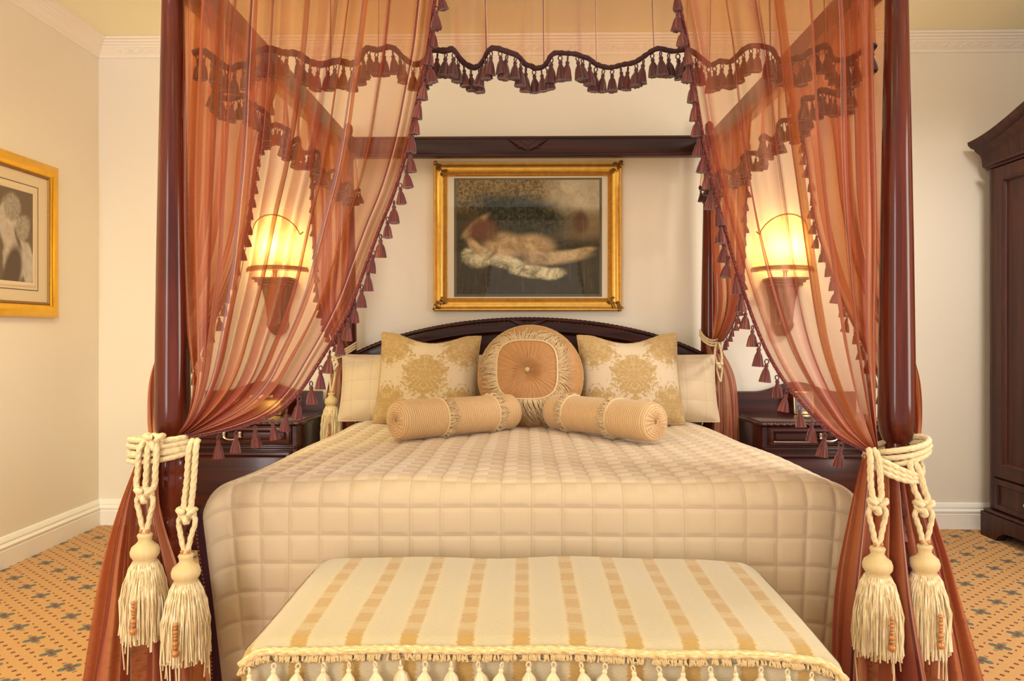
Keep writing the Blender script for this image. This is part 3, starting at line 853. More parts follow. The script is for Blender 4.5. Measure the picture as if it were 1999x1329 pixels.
def tail(Xl, Xr, Yc, z0, z1, nu, nv, seed, nfold, bulge=0.05, amp=0.012):
    """gathered cloth hanging below the tie; Xl, Xr, Yc are functions of v (0 tie .. 1 floor)"""
    h, lat = ridged(seed, nfold, nu, 0.010, 0.030)
    u = np.linspace(0, 1, nu); V = np.zeros((nv, nu, 3)); UV = np.zeros((nv, nu, 2))
    rng = np.random.default_rng(seed); ph = rng.uniform(0, 6.28, 3)
    for j in range(nv):
        v = j / (nv - 1)
        xl, xr = Xl(v), Xr(v)
        a = amp * (0.6 + 1.4 * v)
        y = Yc(v) - (bulge * (0.6 + v)) * np.sin(np.pi * u) + a * (h * (1 + 0.3 * np.sin(5 * v + 9 * u)) + 0.8 * np.sin(2 * np.pi * nfold * 0.45 * u + ph[0] + 0.9 * np.sin(2.5 * v + ph[1])))
        x = xl + (xr - xl) * u + 0.011 * lat * (0.5 + v) + 0.004 * np.sin(6 * v + 11 * u + ph[2])
        V[j, :, 0] = x; V[j, :, 1] = y; V[j, :, 2] = z0 + (z1 - z0) * v
        UV[j, :, 0] = u * 0.9; UV[j, :, 1] = v * 0.9
    return V, UV
def curve(*kv):
    k = [a for a, b in kv]; w = [b for a, b in kv]
    P = spline([(a, b) for a, b in kv], 60)
    return lambda v: float(np.interp(v, P[:, 0], P[:, 1]))

ZR = 2.148
GC = 'sheer curtains tied back to the bed posts'
# --- front left
cf = thing('bed_curtain', 'sheer copper curtain across the foot of the bed tied to the left front post', 'curtain', (-PX, PYF, 0), group=GC)
yp = 2.035
E = [at(866, -112, yp), at(850, 0, yp), at(836, 100, yp), at(818, 185, yp), at(798, 280, yp), at(772, 370, yp), at(742, 445, yp), at(714, 520, yp), at(688, 590, yp - 0.01), at(655, 655, yp - 0.02),
     at(618, 715, yp - 0.03), at(582, 768, yp - 0.035), at(535, 808, yp - 0.04), at(470, 832, yp - 0.045), at(405, 846, yp - 0.05), at(352, 856, yp - 0.055)]
O = [at(372, -112, yp), at(366, 100, yp), at(366, 400, yp), at(372, 620, yp), at(378, 740, yp - 0.02), at(368, 810, yp - 0.04), at(345, 852, yp - 0.055)]
V, UV, G = panel(O, E, 460, 90, 11, 24, 0.034, 0.011, (0, -1, 0), 1.25, 1.08)
mp = MB().arr(V, UV); mp.g = G; mp.build('sheer_panel', M['sheer'], cf, True, 180)
braid(cf, V[:, -1], 0.0070, 160)
hang_tassels(cf, V[:-4, -1], 1.15, 0.050, off=(0.006, -0.004, 0))
Vt, UVt = tail(curve((0, -1.085), (0.25, -1.155), (0.5, -1.205), (1, -1.27)), curve((0, -1.045), (0.2, -1.04), (0.4, -0.985), (0.6, -0.915), (1, -0.85)),
               curve((0, 2.00), (0.5, 1.985), (1, 1.97)), 0.83, 0.004, 240, 60, 5, 10, 0.035, 0.017)
MB().arr(Vt, UVt).build('sheer_tail', M['tail'], cf, True, 180)

# --- front right
cf = thing('bed_curtain', 'sheer copper curtain across the foot of the bed tied to the right front post', 'curtain', (PX, PYF, 0), group=GC)
E = [at(1314, -112, yp), at(1326, 0, yp), at(1344, 90, yp), at(1358, 180, yp), at(1375, 280, yp), at(1398, 380, yp), at(1424, 480, yp), at(1452, 570, yp), at(1475, 635, yp - 0.01), at(1500, 692, yp - 0.02),
     at(1532, 745, yp - 0.03), at(1572, 795, yp - 0.035), at(1620, 842, yp - 0.04), at(1665, 868, yp - 0.05), at(1700, 884, yp - 0.055)]
O = [at(1722, -112, yp), at(1722, 100, yp), at(1720, 400, yp), at(1716, 640, yp), at(1716, 780, yp - 0.02), at(1714, 840, yp - 0.04), at(1712, 880, yp - 0.055)]
V, UV, G = panel(O, E, 460, 90, 23, 21, 0.034, 0.011, (0, -1, 0), 1.15, 1.12)
mp = MB().arr(V, UV); mp.g = G; mp.build('sheer_panel', M['sheer'], cf, True, 180)
braid(cf, V[:, -1], 0.0070, 160)
hang_tassels(cf, V[:-3, -1], 1.15, 0.050, off=(-0.006, -0.004, 0))
Vt, UVt = tail(curve((0, 0.905), (0.2, 0.868), (0.45, 0.822), (0.7, 0.80), (1, 0.79)), curve((0, 1.045), (0.2, 1.10), (0.4, 1.155), (0.7, 1.215), (1, 1.25)),
               curve((0, 1.985), (0.5, 1.97), (1, 1.95)), 0.81, 0.004, 260, 60, 17, 14, 0.055, 0.019)
MB().arr(Vt, UVt).build('sheer_tail', M['tail'], cf, True, 180)
hem = [tuple(Vt[j, int(260 * (0.52 + 0.05 * j / 60))] + np.array([0, -0.006, 0])) for j in range(3, 30, 3)]
hang_tassels(cf, hem, 1.05, 0.030, off=(0, -0.008, 0))
braid(cf, [(p[0] + 0.012, p[1], p[2]) for p in hem], 0.006, 40)

# --- front valance
def valance(lab, p0, p1, nrm, nu, seed, nfold, loc, drop=0.200, amp=0.026):
    t = thing('bed_valance', lab, 'valance', loc, group='sheer valances hung from the canopy rails')
    p0, p1 = np.array(p0, float), np.array(p1, float)
    h, lat = ridged(seed, int(nfold * 1.7), nu, 0.007, 0.020)
    u = np.linspace(0, 1, nu); nv = 26
    d = (p1 - p0); L = np.linalg.norm(d); sd = d / L
    # scalloped box-pleat wave of the hem
    rng = np.random.default_rng(seed + 3)
    kk = nfold / 2.0
    wave = np.tanh(2.2 * np.sin(2 * np.pi * (kk * u + 0.25 * np.sin(2 * np.pi * u * 2 + 1.0))))
    V = np.zeros((nv, nu, 3)); UV = np.zeros((nv, nu, 2))
    for j in range(nv):
        v = j / (nv - 1)
        out = amp * (0.35 + 0.65 * v) * (0.75 * h + 0.8 * wave)
        z = ZR - drop * v + v * (0.014 * wave + 0.006 * np.sin(2 * np.pi * 1.3 * u + seed) + 0.004 * np.sin(2 * np.pi * kk * 2.3 * u))
        la = 0.020 * lat * (1 - 0.3 * v)
        V[j] = p0 + np.outer(u, d) + np.outer(out, np.array(nrm)) + np.outer(la, sd)
        V[j, :, 2] = z
        UV[j, :, 0] = u * L * 1.5; UV[j, :, 1] = v * 0.2
    MB().arr(V, UV).build('sheer_panel', M['sheer_val'], t, True, 180)
    edge = V[-1]
    MB().tube([tuple(p) for p in edge[::2]], 0.0115, 7, lobes=2, twist=150, flat=0.7).build('braid', M['braid_dark'], t, True, 180)
    hang_tassels(t, edge, 1.20, 0.001, off=(0, 0, 0.002), limit=97, src=SRC_SHADED)
valance('sheer fringed valance across the foot of the canopy between the front posts', (-0.985, 2.105, ZR), (0.985, 2.105, ZR), (0, -1, 0), 520, 31, 18, (0, 2.105, ZR))
valance('sheer fringed valance along the left canopy rail', (-PX + 0.045, 2.16, ZR), (-PX + 0.045, 4.05, ZR), (1, 0, 0), 420, 41, 14, (-PX, 3.1, ZR), 0.21)
valance('sheer fringed valance along the right canopy rail', (PX - 0.045, 2.16, ZR), (PX - 0.045, 4.05, ZR), (-1, 0, 0), 420, 43, 14, (PX, 3.1, ZR), 0.21)

# --- side curtains, front pair and rear pair
def side_curtain(sx, front, lab, seed):
    py = PYF if front else PYR
    t = thing('bed_curtain', lab, 'curtain', (sx * PX, py, 0), group=GC)
    X = sx * PX
    if front:
        zt = 0.835 if sx < 0 else 0.82
        E = [(X, 2.92, ZR), (X, 2.80, 1.98), (X, 2.70, 1.80), (X, 2.62, 1.55), (X + sx * 0.02, 2.52, 1.33), (X + sx * 0.03, 2.38, 1.12), (X + sx * 0.035, 2.24, 0.95), (X + sx * 0.045, 2.12, 0.86), (X + sx * 0.035, 2.075, zt)]
        O = [(X, 2.10, ZR), (X, 2.105, 1.6), (X + sx * 0.015, 2.11, 1.2), (X + sx * 0.055, 2.10, 1.0), (X + sx * 0.06, 2.08, 0.90), (X + sx * 0.05, 2.055, zt)]
        bul = lambda v: np.array([sx * 0.065 * math.exp(-((v - 0.82) / 0.16) ** 2), 0, 0])
        V, UV, G = panel(O, E, 300, 80, seed, 13, 0.024, 0.010, (sx, 0, 0), 1.1, 0.95, bul, 0.024)
    else:
        zt = 1.03 if sx < 0 else 1.075
        E = [(X, 3.36, ZR), (X, 3.40, 1.98), (X, 3.43, 1.75), (X, 3.46, 1.55), (X + sx * 0.01, 3.54, 1.38), (X + sx * 0.015, 3.72, 1.22), (X + sx * 0.02, 3.92, 1.11), (X + sx * 0.01, 4.03, zt + 0.01), (X, 4.055, zt)]
        O = [(X, 4.06, ZR), (X, 4.05, 1.7), (X, 4.04, 1.4), (X, 4.035, 1.2), (X - sx * 0.005, 4.04, 1.1), (X - sx * 0.01, 4.05, zt)]
        bul = lambda v: np.array([sx * 0.04 * math.exp(-((v - 0.75) / 0.2) ** 2), 0, 0])
        V, UV, G = panel(O, E, 260, 70, seed, 11, 0.026, 0.012, (sx, 0, 0), 1.0, 0.95, bul, 0.022)
    mp = MB().arr(V, UV); mp.g = G; mp.build('sheer_panel', M['sheer_side'], t, True, 180)
    braid(t, V[:, -1], 0.006, 120)
    hang_tassels(t, V[3:-3, -1], 1.0, 0.056)
    # tail below the tie
    if front:
        z1 = 0.004; zt2 = zt
        h = 0.16
        Vt, UVt = tail(curve((0, X - 0.05 if sx < 0 else X + 0.01), (0.4, X - 0.10 if sx < 0 else X + 0.015), (1, X - 0.17 if sx < 0 else X + 0.02)), curve((0, X - 0.015 if sx < 0 else X + 0.05), (0.4, X - 0.02 if sx < 0 else X + 0.11), (1, X - 0.02 if sx < 0 else X + 0.17)),
                       curve((0, 2.12), (0.5, 2.16), (1, 2.18)), zt2, z1, 120, 40, seed + 2, 5, -0.03, 0.010)
    else:
        xa, xb = (X - 0.10, X + 0.045) if sx < 0 else (X - 0.005, X + 0.13)
        Vt, UVt = tail(curve((0, X - 0.035), (0.2, xa), (0.6, xa - 0.01), (1, xa - 0.03)), curve((0, X + 0.035), (0.2, xb), (0.6, xb + 0.02), (1, xb + 0.04)),
                       curve((0, 4.04), (0.3, 4.02), (1, 4.0)), zt, 0.004, 140, 50, seed + 2, 6, 0.02, 0.010)
    MB().arr(Vt, UVt).build('sheer_tail', M['tail'], t, True, 180)
side_curtain(-1, True, 'sheer side curtain left of the bed gathered behind the left front post', 51)
side_curtain(1, True, 'sheer side curtain right of the bed gathered behind the right front post', 53)
side_curtain(-1, False, 'sheer side curtain gathered to the post at the left end of headboard', 57)
side_curtain(1, False, 'sheer side curtain gathered to the post at the right end of headboard', 59)

# ------------------------------------------------------------------ rope tiebacks with big cream tassels
def big_tassel(t, top, scale=1.0, seed=0, beads=True, lean=0.0):
    """tassel head, skirt and bead string hanging from 'top' (world)"""
    rng = random.Random(seed); X, Y, Z = top
    hd = MB().lathe([(0.001, 0.0), (0.017, -0.001), (0.020, -0.006), (0.018, -0.011), (0.0165, -0.020), (0.022, -0.027), (0.033, -0.036), (0.037, -0.048), (0.036, -0.058), (0.031, -0.066), (0.0285, -0.070), (0.030, -0.074), (0.029, -0.079), (0.001, -0.080)], 48)
    hd.xform(Matrix.Translation(top) @ Matrix.Scale(scale, 4)).build('tassel_head', M['satin'], t, True, 60)
    sk = MB()
    Ls = 0.200
    core = [(0.024, 0), (0.036, -0.012), (0.044, -0.05), (0.050, -0.11), (0.053, -Ls * 0.93), (0.001, -Ls * 0.93)]
    sk.lathe(core, 40, (0, 0, -0.076), ridge=lambda a, j: 1 + 0.05 * math.sin(23 * a + j))
    for k in range(240):
        a = 2 * PI * k / 240 + rng.uniform(-0.05, 0.05)
        r1 = rng.uniform(0.050, 0.060); L = Ls * rng.uniform(0.93, 1.04) + (rng.uniform(0.02, 0.09) if rng.random() < 0.06 else 0)
        sw = rng.uniform(-0.12, 0.12)
        pth = []
        for q in (0, 0.10, 0.28, 0.5, 0.75, 1.0):
            rr_ = 0.027 + (r1 - 0.027) * min(1, (q * 1.9)) ** 0.6 + 0.003 * math.sin(9 * q + k)
            pth.append((rr_ * math.cos(a + sw * q) + lean * q * 0.02, rr_ * math.sin(a + sw * q), -0.076 - L * q))
        sk.tube(pth, 0.0021, 5)
    s = sk.xform(Matrix.Translation(top) @ Matrix.Scale(scale, 4)).build('tassel_skirt', M['cream_tassel'], t, True, 80)
    if beads:
        bd = MB(); z = -0.155
        for k, r_ in enumerate((0.006, 0.005, 0.0065, 0.0055, 0.005, 0.008, 0.006, 0.010)):
            z -= r_ * 1.6
            bd.lathe([(r_ * math.sin(q), r_ * math.cos(q)) for q in np.linspace(0.05, PI - 0.05, 9)], 12, (0.004, -0.066, z))
        bd.xform(Matrix.Translation(top) @ Matrix.Scale(scale, 4)).build('bead_string', M['amber'], t, True)
    cap = MB()
    for dx in (-0.008, 0.008): cap.lathe([(0.006 * math.sin(q), 0.006 * math.cos(q)) for q in np.linspace(0.05, PI - 0.05, 8)], 10, (dx, -0.004, 0.006))
    cap.xform(Matrix.Translation(top) @ Matrix.Scale(scale, 4)).build('collar_bead', M['amber'], t, True)

def rope(t, pts, r=0.0085, n=None):
    P = spline(pts, n or 12 * len(pts))
    return MB().tube([tuple(p) for p in P], r, 12, lobes=3, twist=95).build('rope', M['rope'], t, True, 180)

def knot(t, c, r=0.019):
    mb = MB(); c = Vector(c); pth = []
    for q in np.linspace(0, 2 * PI, 40, endpoint=False):
        pth.append((c.x + r * (math.sin(q) + 0.55 * math.sin(2 * q)) * 0.8, c.y + 0.010 * math.sin(3 * q) - 0.004, c.z + r * (math.cos(q) - 0.55 * math.cos(2 * q)) * 0.75))
    mb.tube(pth, 0.0085, 10, True, lobes=3, twist=95)
    pth = [(c.x + r * 0.9 * math.cos(q), c.y - 0.006 * math.sin(q * 2), c.z + r * 0.55 * math.sin(q)) for q in np.linspace(0, 2 * PI, 30, endpoint=False)]
    mb.tube(pth, 0.0085, 10, True, lobes=3, twist=95)
    return mb.build('knot', M['rope'], t, True, 180)

def pendant(t, top, kn, bot, Y, spread, seed, legs=2):
    """double rope from the wrap down to a knot, a small V below it, then a tassel; arguments are photo pixels"""
    yk = Y
    a = at(*top, Y); k = at(*kn, yk); b = at(*bot, yk)
    for i in range(legs):
        o = (i - (legs - 1) / 2) / max(1, (legs - 1) / 2) if legs > 1 else 0
        rope(t, [(a.x + o * 0.012, a.y + 0.012, a.z + 0.004), (a.x + o * spread * 0.9, a.y - 0.006, a.z - 0.02), ((a.x + k.x) / 2 + o * spread, yk - 0.004 * i, (a.z + k.z) / 2 - 0.01), (k.x + o * spread * 0.95, yk, k.z + 0.022), (k.x + o * 0.012, yk - 0.004, k.z + 0.002)], 0.0085, 60)
    knot(t, k)
    for o in (-1, 1):
        rope(t, [(k.x + o * 0.010, yk, k.z), (k.x + o * 0.022, yk - 0.002, k.z - 0.020), (b.x + o * 0.014, yk, (k.z + b.z) / 2 - 0.006), (b.x + o * 0.006, yk, b.z + 0.010), (b.x + o * 0.003, yk, b.z)], 0.0075, 40)
    big_tassel(t, (b.x, b.y, b.z), 1.0, seed)

def wrap(t, c, rx, ry, z, tilt, n, dz=0.016, r=0.0085):
    for k in range(n):
        pts = []
        for q in np.linspace(0, 2 * PI, 48, endpoint=False):
            pts.append((c[0] + (rx + 0.002 * k % 0.004) * math.cos(q), c[1] + ry * math.sin(q), z - dz * k + tilt * math.cos(q) + 0.003 * math.sin(2 * q + k)))
        MB().tube(pts, r, 12, True, lobes=3, twist=95).build('rope', M['rope'], t, True, 180)

GT = 'cream rope tiebacks with tassels'
tl = thing('curtain_tieback', 'cream rope tieback with two tassels round the left front post', 'tieback', (-PX, PYF, 0.82), group=GT)
wrap(tl, (-1.035, 1.995, 0), 0.082, 0.062, 0.852, 0.006, 3)
wrap(tl, (-1.035, 1.993, 0), 0.080, 0.063, 0.815, 0.012, 2)
knot(tl, at(303, 858, 1.93), 0.020)
pendant(tl, (291, 862), (284, 962), (283, 1040), 1.925, 0.026, 1, 3)
pendant(tl, (378, 862), (366, 1002), (363, 1080), 1.905, 0.020, 2, 2)
tr_ = thing('curtain_tieback', 'cream rope tieback with two tassels round the right front post', 'tieback', (PX, PYF, 0.82), group=GT)
wrap(tr_, (1.000, 1.990, 0), 0.080, 0.062, 0.836, 0.020, 3)
for k in range(3):                                  # the loose strands that sag to the outer pendant
    rope(tr_, [at(1700, 892 + 8 * k, 1.918), at(1728, 902 + 10 * k, 1.905), at(1762, 918 + 9 * k, 1.905), at(1792, 926 + 6 * k, 1.915), at(1800, 915, 1.945), at(1790, 888, 1.985)], 0.0085, 70)
pendant(tr_, (1705, 880), (1712, 984), (1713, 1066), 1.905, 0.024, 3, 2)
pendant(tr_, (1785, 905), (1802, 988), (1805, 1062), 1.915, 0.024, 4, 2)

tb1 = thing('curtain_tieback', 'cream rope tieback and tassel on the post beside the left nightstand', 'tieback', (-PX, PYR, 1.03), group=GT)
for k in range(3): rope(tb1, [at(640, 702 + 3 * k, 4.02), at(655, 693 + 4 * k, 3.985), at(672, 683 + 5 * k, 3.985), at(690, 672 + 5 * k, 4.01), at(697, 668 + 5 * k, 4.06)], 0.006, 50)
def rear_pendant(t, a, k, b, Y, seed, tas=True):
    A, K, B = at(*a, Y), at(*k, Y), at(*b, Y)
    for o in (-1, 1):
        rope(t, [(A.x + o * 0.006, Y + 0.01, A.z), (A.x + o * 0.018, Y, (A.z + K.z) / 2), (K.x + o * 0.012, Y, K.z + 0.01), (K.x, Y, K.z)], 0.007, 30)
        rope(t, [(K.x, Y, K.z), (K.x + o * 0.014, Y, K.z - 0.02), (B.x + o * 0.004, Y, B.z + 0.01), (B.x, Y, B.z)], 0.006, 30)
    knot(t, K, 0.014)
    if tas: big_tassel(t, tuple(B), 1.0, seed)
rear_pendant(tb1, (652, 700), (649, 722), (647, 766), 3.93, 6)
tb2 = thing('curtain_tieback', 'cream rope tieback on the post beside the right nightstand', 'tieback', (PX, PYR, 1.07), group=GT)
for k in range(3): rope(tb2, [at(1366, 644 + 5 * k, 4.05), at(1374, 656 + 5 * k, 4.0), at(1388, 664 + 5 * k, 3.98), at(1402, 662 + 5 * k, 3.99), at(1412, 656 + 5 * k, 4.04)], 0.006, 50)
rear_pendant(tb2, (1402, 668), (1404, 712), (1406, 745), 3.965, 7, False)

# ------------------------------------------------------------------ bench with striped throw cover
def mat_stripes():
    t = NT('cream_gold_striped_weave')
    uv = t.sep(t.uv())
    P, W = 0.1155, 0.034
    nz = t.noise(t.mapping(t.uv(), (6, 210, 1)), 1.0, 2)
    x = t.math('ADD', uv[0], t.math('MULTIPLY', t.math('SUBTRACT', nz, 0.5), 0.014))
    d = t.math('ABSOLUTE', t.math('SUBTRACT', t.math('FRACT', t.math('ADD', t.math('DIVIDE', x, P), 0.5)), 0.5))
    d = t.math('MULTIPLY', d, P)
    core = t.step(d, W / 2 + 0.003, W / 2 - 0.003)
    halo = t.math('MULTIPLY', t.step(d, W / 2 + 0.020, W / 2), 0.35)
    seg = t.math('FRACT', t.math('DIVIDE', uv[1], 0.085))
    gap = t.math('MULTIPLY', t.step(seg, 0.50, 0.56), t.math('SUBTRACT', 1.0, t.step(seg, 0.90, 0.97)))
    broken = t.math('MULTIPLY', gap, t.step(t.math('FRACT', t.math('MULTIPLY', uv[1], 150.0)), 0.35, 0.6))
    k = t.math('MULTIPLY', core, t.math('SUBTRACT', 1.0, t.math('MULTIPLY', broken, 0.9)))
    pile = t.noise(t.mapping(t.uv(), (90, 420, 1)), 1.0, 3)
    big = t.noise(t.mapping(t.uv(), (8, 8, 1)), 1.0, 3)
    cream = t.mix(pile, (0.42, 0.335, 0.19), (0.53, 0.45, 0.30))
    cream = t.mix(t.math('MULTIPLY', big, 0.35), cream, (0.53, 0.455, 0.32))
    gold = t.mix(pile, (0.36, 0.22, 0.06), (0.48, 0.31, 0.115))
    c = t.mix(halo, cream, (0.58, 0.45, 0.24)); c = t.mix(k, c, gold)
    return t.done(t.bsdf(c, 0.85, normal=t.bump(t.math('ADD', pile, t.math('MULTIPLY', k, 0.5)), 0.35, 0.005), sheen=0.4, spec=0.15))
M['stripes'] = mat_stripes()
M['bench_rope'] = mat_threads('gold_cream_cord', [(0.50, 0.30, 0.09), (0.70, 0.50, 0.22), (0.84, 0.70, 0.45)], 14, 0.6, 60)
M['bench_tassel'] = mat_threads('cream_cotton_threads', [(0.52, 0.36, 0.15), (0.74, 0.60, 0.37), (0.88, 0.78, 0.58)], 22, 0.7)
bench = thing('bedroom_bench', 'upholstered bench with cream and gold striped cover at the foot of the bed', 'bench', (0.012, 1.73, 0))
BX0, BX1, BY0, BY1, BZ = -0.605, 0.632, 1.475, 2.005, 0.508
def bench_pt(u, s):
    """u 0..1 across, s: metres from the back edge; over the front edge it drops"""
    x = BX0 + (BX1 - BX0) * u
    a = u * 2 - 1
    front_bow = 0.016 * (1 - a * a)
    rf = 0.035; Lt = BY1 - BY0 - rf
    if s < 0: y, z = BY1 + 0.0, BZ + s - 0.02
    elif s < Lt: y, z = BY1 - s, BZ
    elif s < Lt + rf * PI / 2:
        q = (s - Lt) / rf; y = BY0 + rf - rf * math.sin(q); z = BZ - rf * (1 - math.cos(q))
    else: y = BY0 - 0.006 * math.sin(14 * x) * min(1, (s - Lt) * 6); z = BZ - rf - (s - Lt - rf * PI / 2)
    crown = 0.012 * (1 - a ** 4) * (1 if s > 0 else 0)
    side = -0.030 * max(0, (abs(a) - 0.90) / 0.10) ** 2 * 1.0 - (0.020 * max(0, a) ** 3) * max(0, min(1, s / 0.5))
    nz = 0.0025 * math.sin(9 * x + 4 * s) + 0.002 * math.sin(17 * x - 11 * s)
    return (x, y - front_bow * max(0, min(1, s / 0.5)), z + crown + side + nz)
MB().grid(lambda u, v: bench_pt(u, -0.03 + v * 0.70), 150, 110, lambda u, v: (BX0 + (BX1 - BX0) * u + 0.0265, v * 0.70)).build('striped_cover', M['stripes'], bench, True, 180)
for sx, x0 in ((-1, BX0), (1, BX1)):
    def bs(u, v, sx=sx, x0=x0):
        p = bench_pt(0.0 if sx < 0 else 1.0, u * (BY1 - BY0 - 0.03))
        return (x0 + sx * (0.002 + 0.012 * math.sin(v * 1.5) + 0.004 * math.sin(20 * u) * v), p[1], p[2] - v * 0.15)
    MB().grid(bs, 60, 16, lambda u, v: (u * 0.5 + 0.02, v * 0.15)).build('side_flap', M['stripes'], bench, True, 180)
def eb(u, s): p = bench_pt(u, s); return (p[0], p[1] - 0.006, p[2] + 0.001)
SE = BY1 - BY0 - 0.035 + 0.040
edge = [eb(u, SE) for u in np.linspace(0, 1, 220)]
br = MB().tube(edge, 0.0088, 12, lobes=2, twist=150).build('rope_trim', M['bench_rope'], bench, True, 180)
rg = MB(); rng = random.Random(8)
for k in range(520):                                # looped gimp under the cord
    u = rng.random(); p = eb(u, SE)
    rg.tube([(p[0], p[1] + 0.001, p[2] - 0.004), (p[0] + rng.uniform(-0.006, 0.006), p[1] - 0.007, p[2] - rng.uniform(0.012, 0.02)), (p[0] + rng.uniform(-0.008, 0.008), p[1], p[2] - 0.022)], 0.0024, 4)
rg.build('looped_gimp', M['bench_rope'], bench, True, 180)
bsrc = [small_tassel(0.072, 0.0205, 30 + k, M['bench_tassel'], 'tassel') for k in range(3)]
nt = 24
for k in range(nt):
    u = (k + 0.5) / nt; p = eb(u, SE + 0.012)
    o = bsrc[k % 3] if k < 3 else bpy.data.objects.new('tassel', bsrc[k % 3].data)
    if k >= 3: COL.objects.link(o)
    o.parent = bench
    o.location = (p[0] - bench.location.x, p[1] - 0.016 - bench.location.y, p[2] + 0.004); o.rotation_euler = (0.06, rngT.uniform(-0.2, 0.2), rngT.uniform(0, 6)); o.scale = (1, 1, 1)
MB().box(BX0 + 0.02, BX1 - 0.02, BY0 + 0.025, BY1 - 0.02, 0.20, BZ - 0.045, 0.02, 3).build('seat_box', M['stripes'], bench, True)
for sx in (BX0 + 0.07, BX1 - 0.07):
    for sy in (BY0 + 0.07, BY1 - 0.07):
        MB().lathe([(0.016, 0), (0.020, 0.02), (0.024, 0.12), (0.030, 0.17), (0.030, 0.201)], 16, (sx, sy, 0)).build('leg', M['wood'], bench, True)

# ------------------------------------------------------------------ nightstands
def nightstand(cx, lab):
    t = thing('nightstand', lab, 'nightstand', (cx, 3.97, 0), group='carved mahogany nightstands')
    W, Y0, Y1, ZT = 0.70, 3.74, 4.20, 0.685
    x0, x1 = cx - W / 2, cx + W / 2
    MB().box(x0 + 0.02, x1 - 0.02, Y0 + 0.02, Y1, 0.08, ZT - 0.03, 0.004).build('carcass', M['wood_stand'], t, True)
    MB().box(x0 + 0.005, x1 - 0.005, Y0 + 0.005, Y1, 0.0, 0.085, 0.006).build('plinth', M['wood_stand'], t, True)
    tp = MB().box(x0, x1, Y0, Y1, ZT - 0.022, ZT, 0.004).build('top', M['wood_stand'], t, True)
    zz = ZT - 0.016
    path = [(x0 - 0.004, Y1, zz)] + [(x0 - 0.004, y, zz) for y in np.linspace(Y1, Y0, 60)[1:]] + [(x, Y0 - 0.004, zz) for x in np.linspace(x0, x1, 90)[1:]] + [(x1 + 0.004, y, zz) for y in np.linspace(Y0, Y1, 60)[1:]]
    MB().tube(path, 0.011, 10, lobes=2, twist=95).build('rope_moulding', M['wood_stand'], tp, True, 60)
    xs = np.linspace(-W / 2 + 0.005, W / 2 - 0.005, 41)
    def bt(x): return 0.795 + 0.055 * (0.5 + 0.5 * math.cos(PI * min(1, abs(x) / 0.24))) ** 1.0
    poly = [(cx + xs[0], ZT)] + [(cx + x, bt(x)) for x in xs] + [(cx + xs[-1], ZT)]
    bb = MB().prism(poly, 'y', Y1 - 0.022, Y1).build('backboard', M['wood_stand'], t, True, 30)
    MB().tube([(cx + x, Y1 - 0.014, bt(x) + 0.001) for x in xs], 0.008, 8).build('backboard_edge', M['wood_stand'], bb, True)
    for z0, z1 in ((0.555, 0.655), (0.11, 0.525)):
        nm = 'drawer' if z1 > 0.6 else 'door'
        d = MB().box(x0 + 0.045, x1 - 0.045, Y0 - 0.0, Y0 + 0.025, z0, z1, 0.004)
        q = MB().frame(W - 0.10, z1 - z0 - 0.008, [(0.0, 0.0), (0.004, 0.008), (0.016, 0.010), (0.022, 0.004), (0.026, 0.002), (0.030, 0.007)])
        q.xform(Matrix.Translation((cx, Y0, (z0 + z1) / 2)))
        d.add(q.v, q.f, q.uv)
        dr = d.build(nm, M['wood_stand'], t, True, 25)
        if nm == 'drawer':
            h = MB(); zc = (z0 + z1) / 2 + 0.004
            for s in (-1, 1):
                h.lathe([(0.001, 0.020), (0.009, 0.018), (0.010, 0.006), (0.007, -0.004), (0.009, -0.012), (0.001, -0.016)], 12, (cx + s * 0.042, Y0 - 0.012, zc))
            h.tube([(cx + 0.042 * math.cos(a), Y0 - 0.022 - 0.006 * math.sin(a), zc - 0.004 - 0.018 * math.sin(a)) for a in np.linspace(0, PI, 20)], 0.0038, 8)
            h.build('handle', M['silver'], dr, True)
    MB().box(x0 + 0.025, x1 - 0.025, Y0 + 0.004, Y0 + 0.03, 0.532, 0.548, 0.004).build('cross_rail', M['wood_stand'], t, True)
    return t
nightstand(-1.545, 'mahogany nightstand left of the bed with a tissue box on top')
nightstand(1.545, 'mahogany nightstand right of the bed with a small gilt frame on top')

tb_ = thing('tissue_box', 'gold tissue box on the left nightstand', 'tissue box', (-1.50, 4.02, 0.686))
gm = plain('gold_lacquer', (0.62, 0.36, 0.06), 0.25, 0.6)
bx = MB().box(-0.135, 0.135, -0.065, 0.065, 0, 0.085, 0.006).build('box', gm, tb_)
tis = NT('white_tissue'); tm = tis.done(tis.bsdf((0.85, 0.75, 0.62), 0.9))
def tiss(u, v):
    a = u * 2 * PI; r = 0.006 + 0.045 * v
    return (r * math.cos(a) * 1.3, r * math.sin(a) * 0.5, 0.084 + 0.028 * v * (1 - 0.5 * v) + 0.008 * math.sin(5 * a) * v)
MB().grid(tiss, 60, 10).build('tissue', tm, tb_, sharp=180)
cf_ = thing('desk_frame', 'small gilt frame standing on the right nightstand', 'picture frame', (1.548, 4.06, 0.688), (R(-8), 0, 0))
MB().frame(0.115, 0.125, [(0, -0.010), (0, 0.004), (0.006, 0.006), (0.012, 0.003), (0.013, 0.0)]).xform(Matrix.Translation((0, 0, 0.0625))).build('frame', M['brass'], cf_)
ph = plain('dark_photo', (0.03, 0.035, 0.045), 0.15)
MB().box(-0.046, 0.046, -0.001, 0.008, 0.012, 0.113).build('picture', ph, cf_)

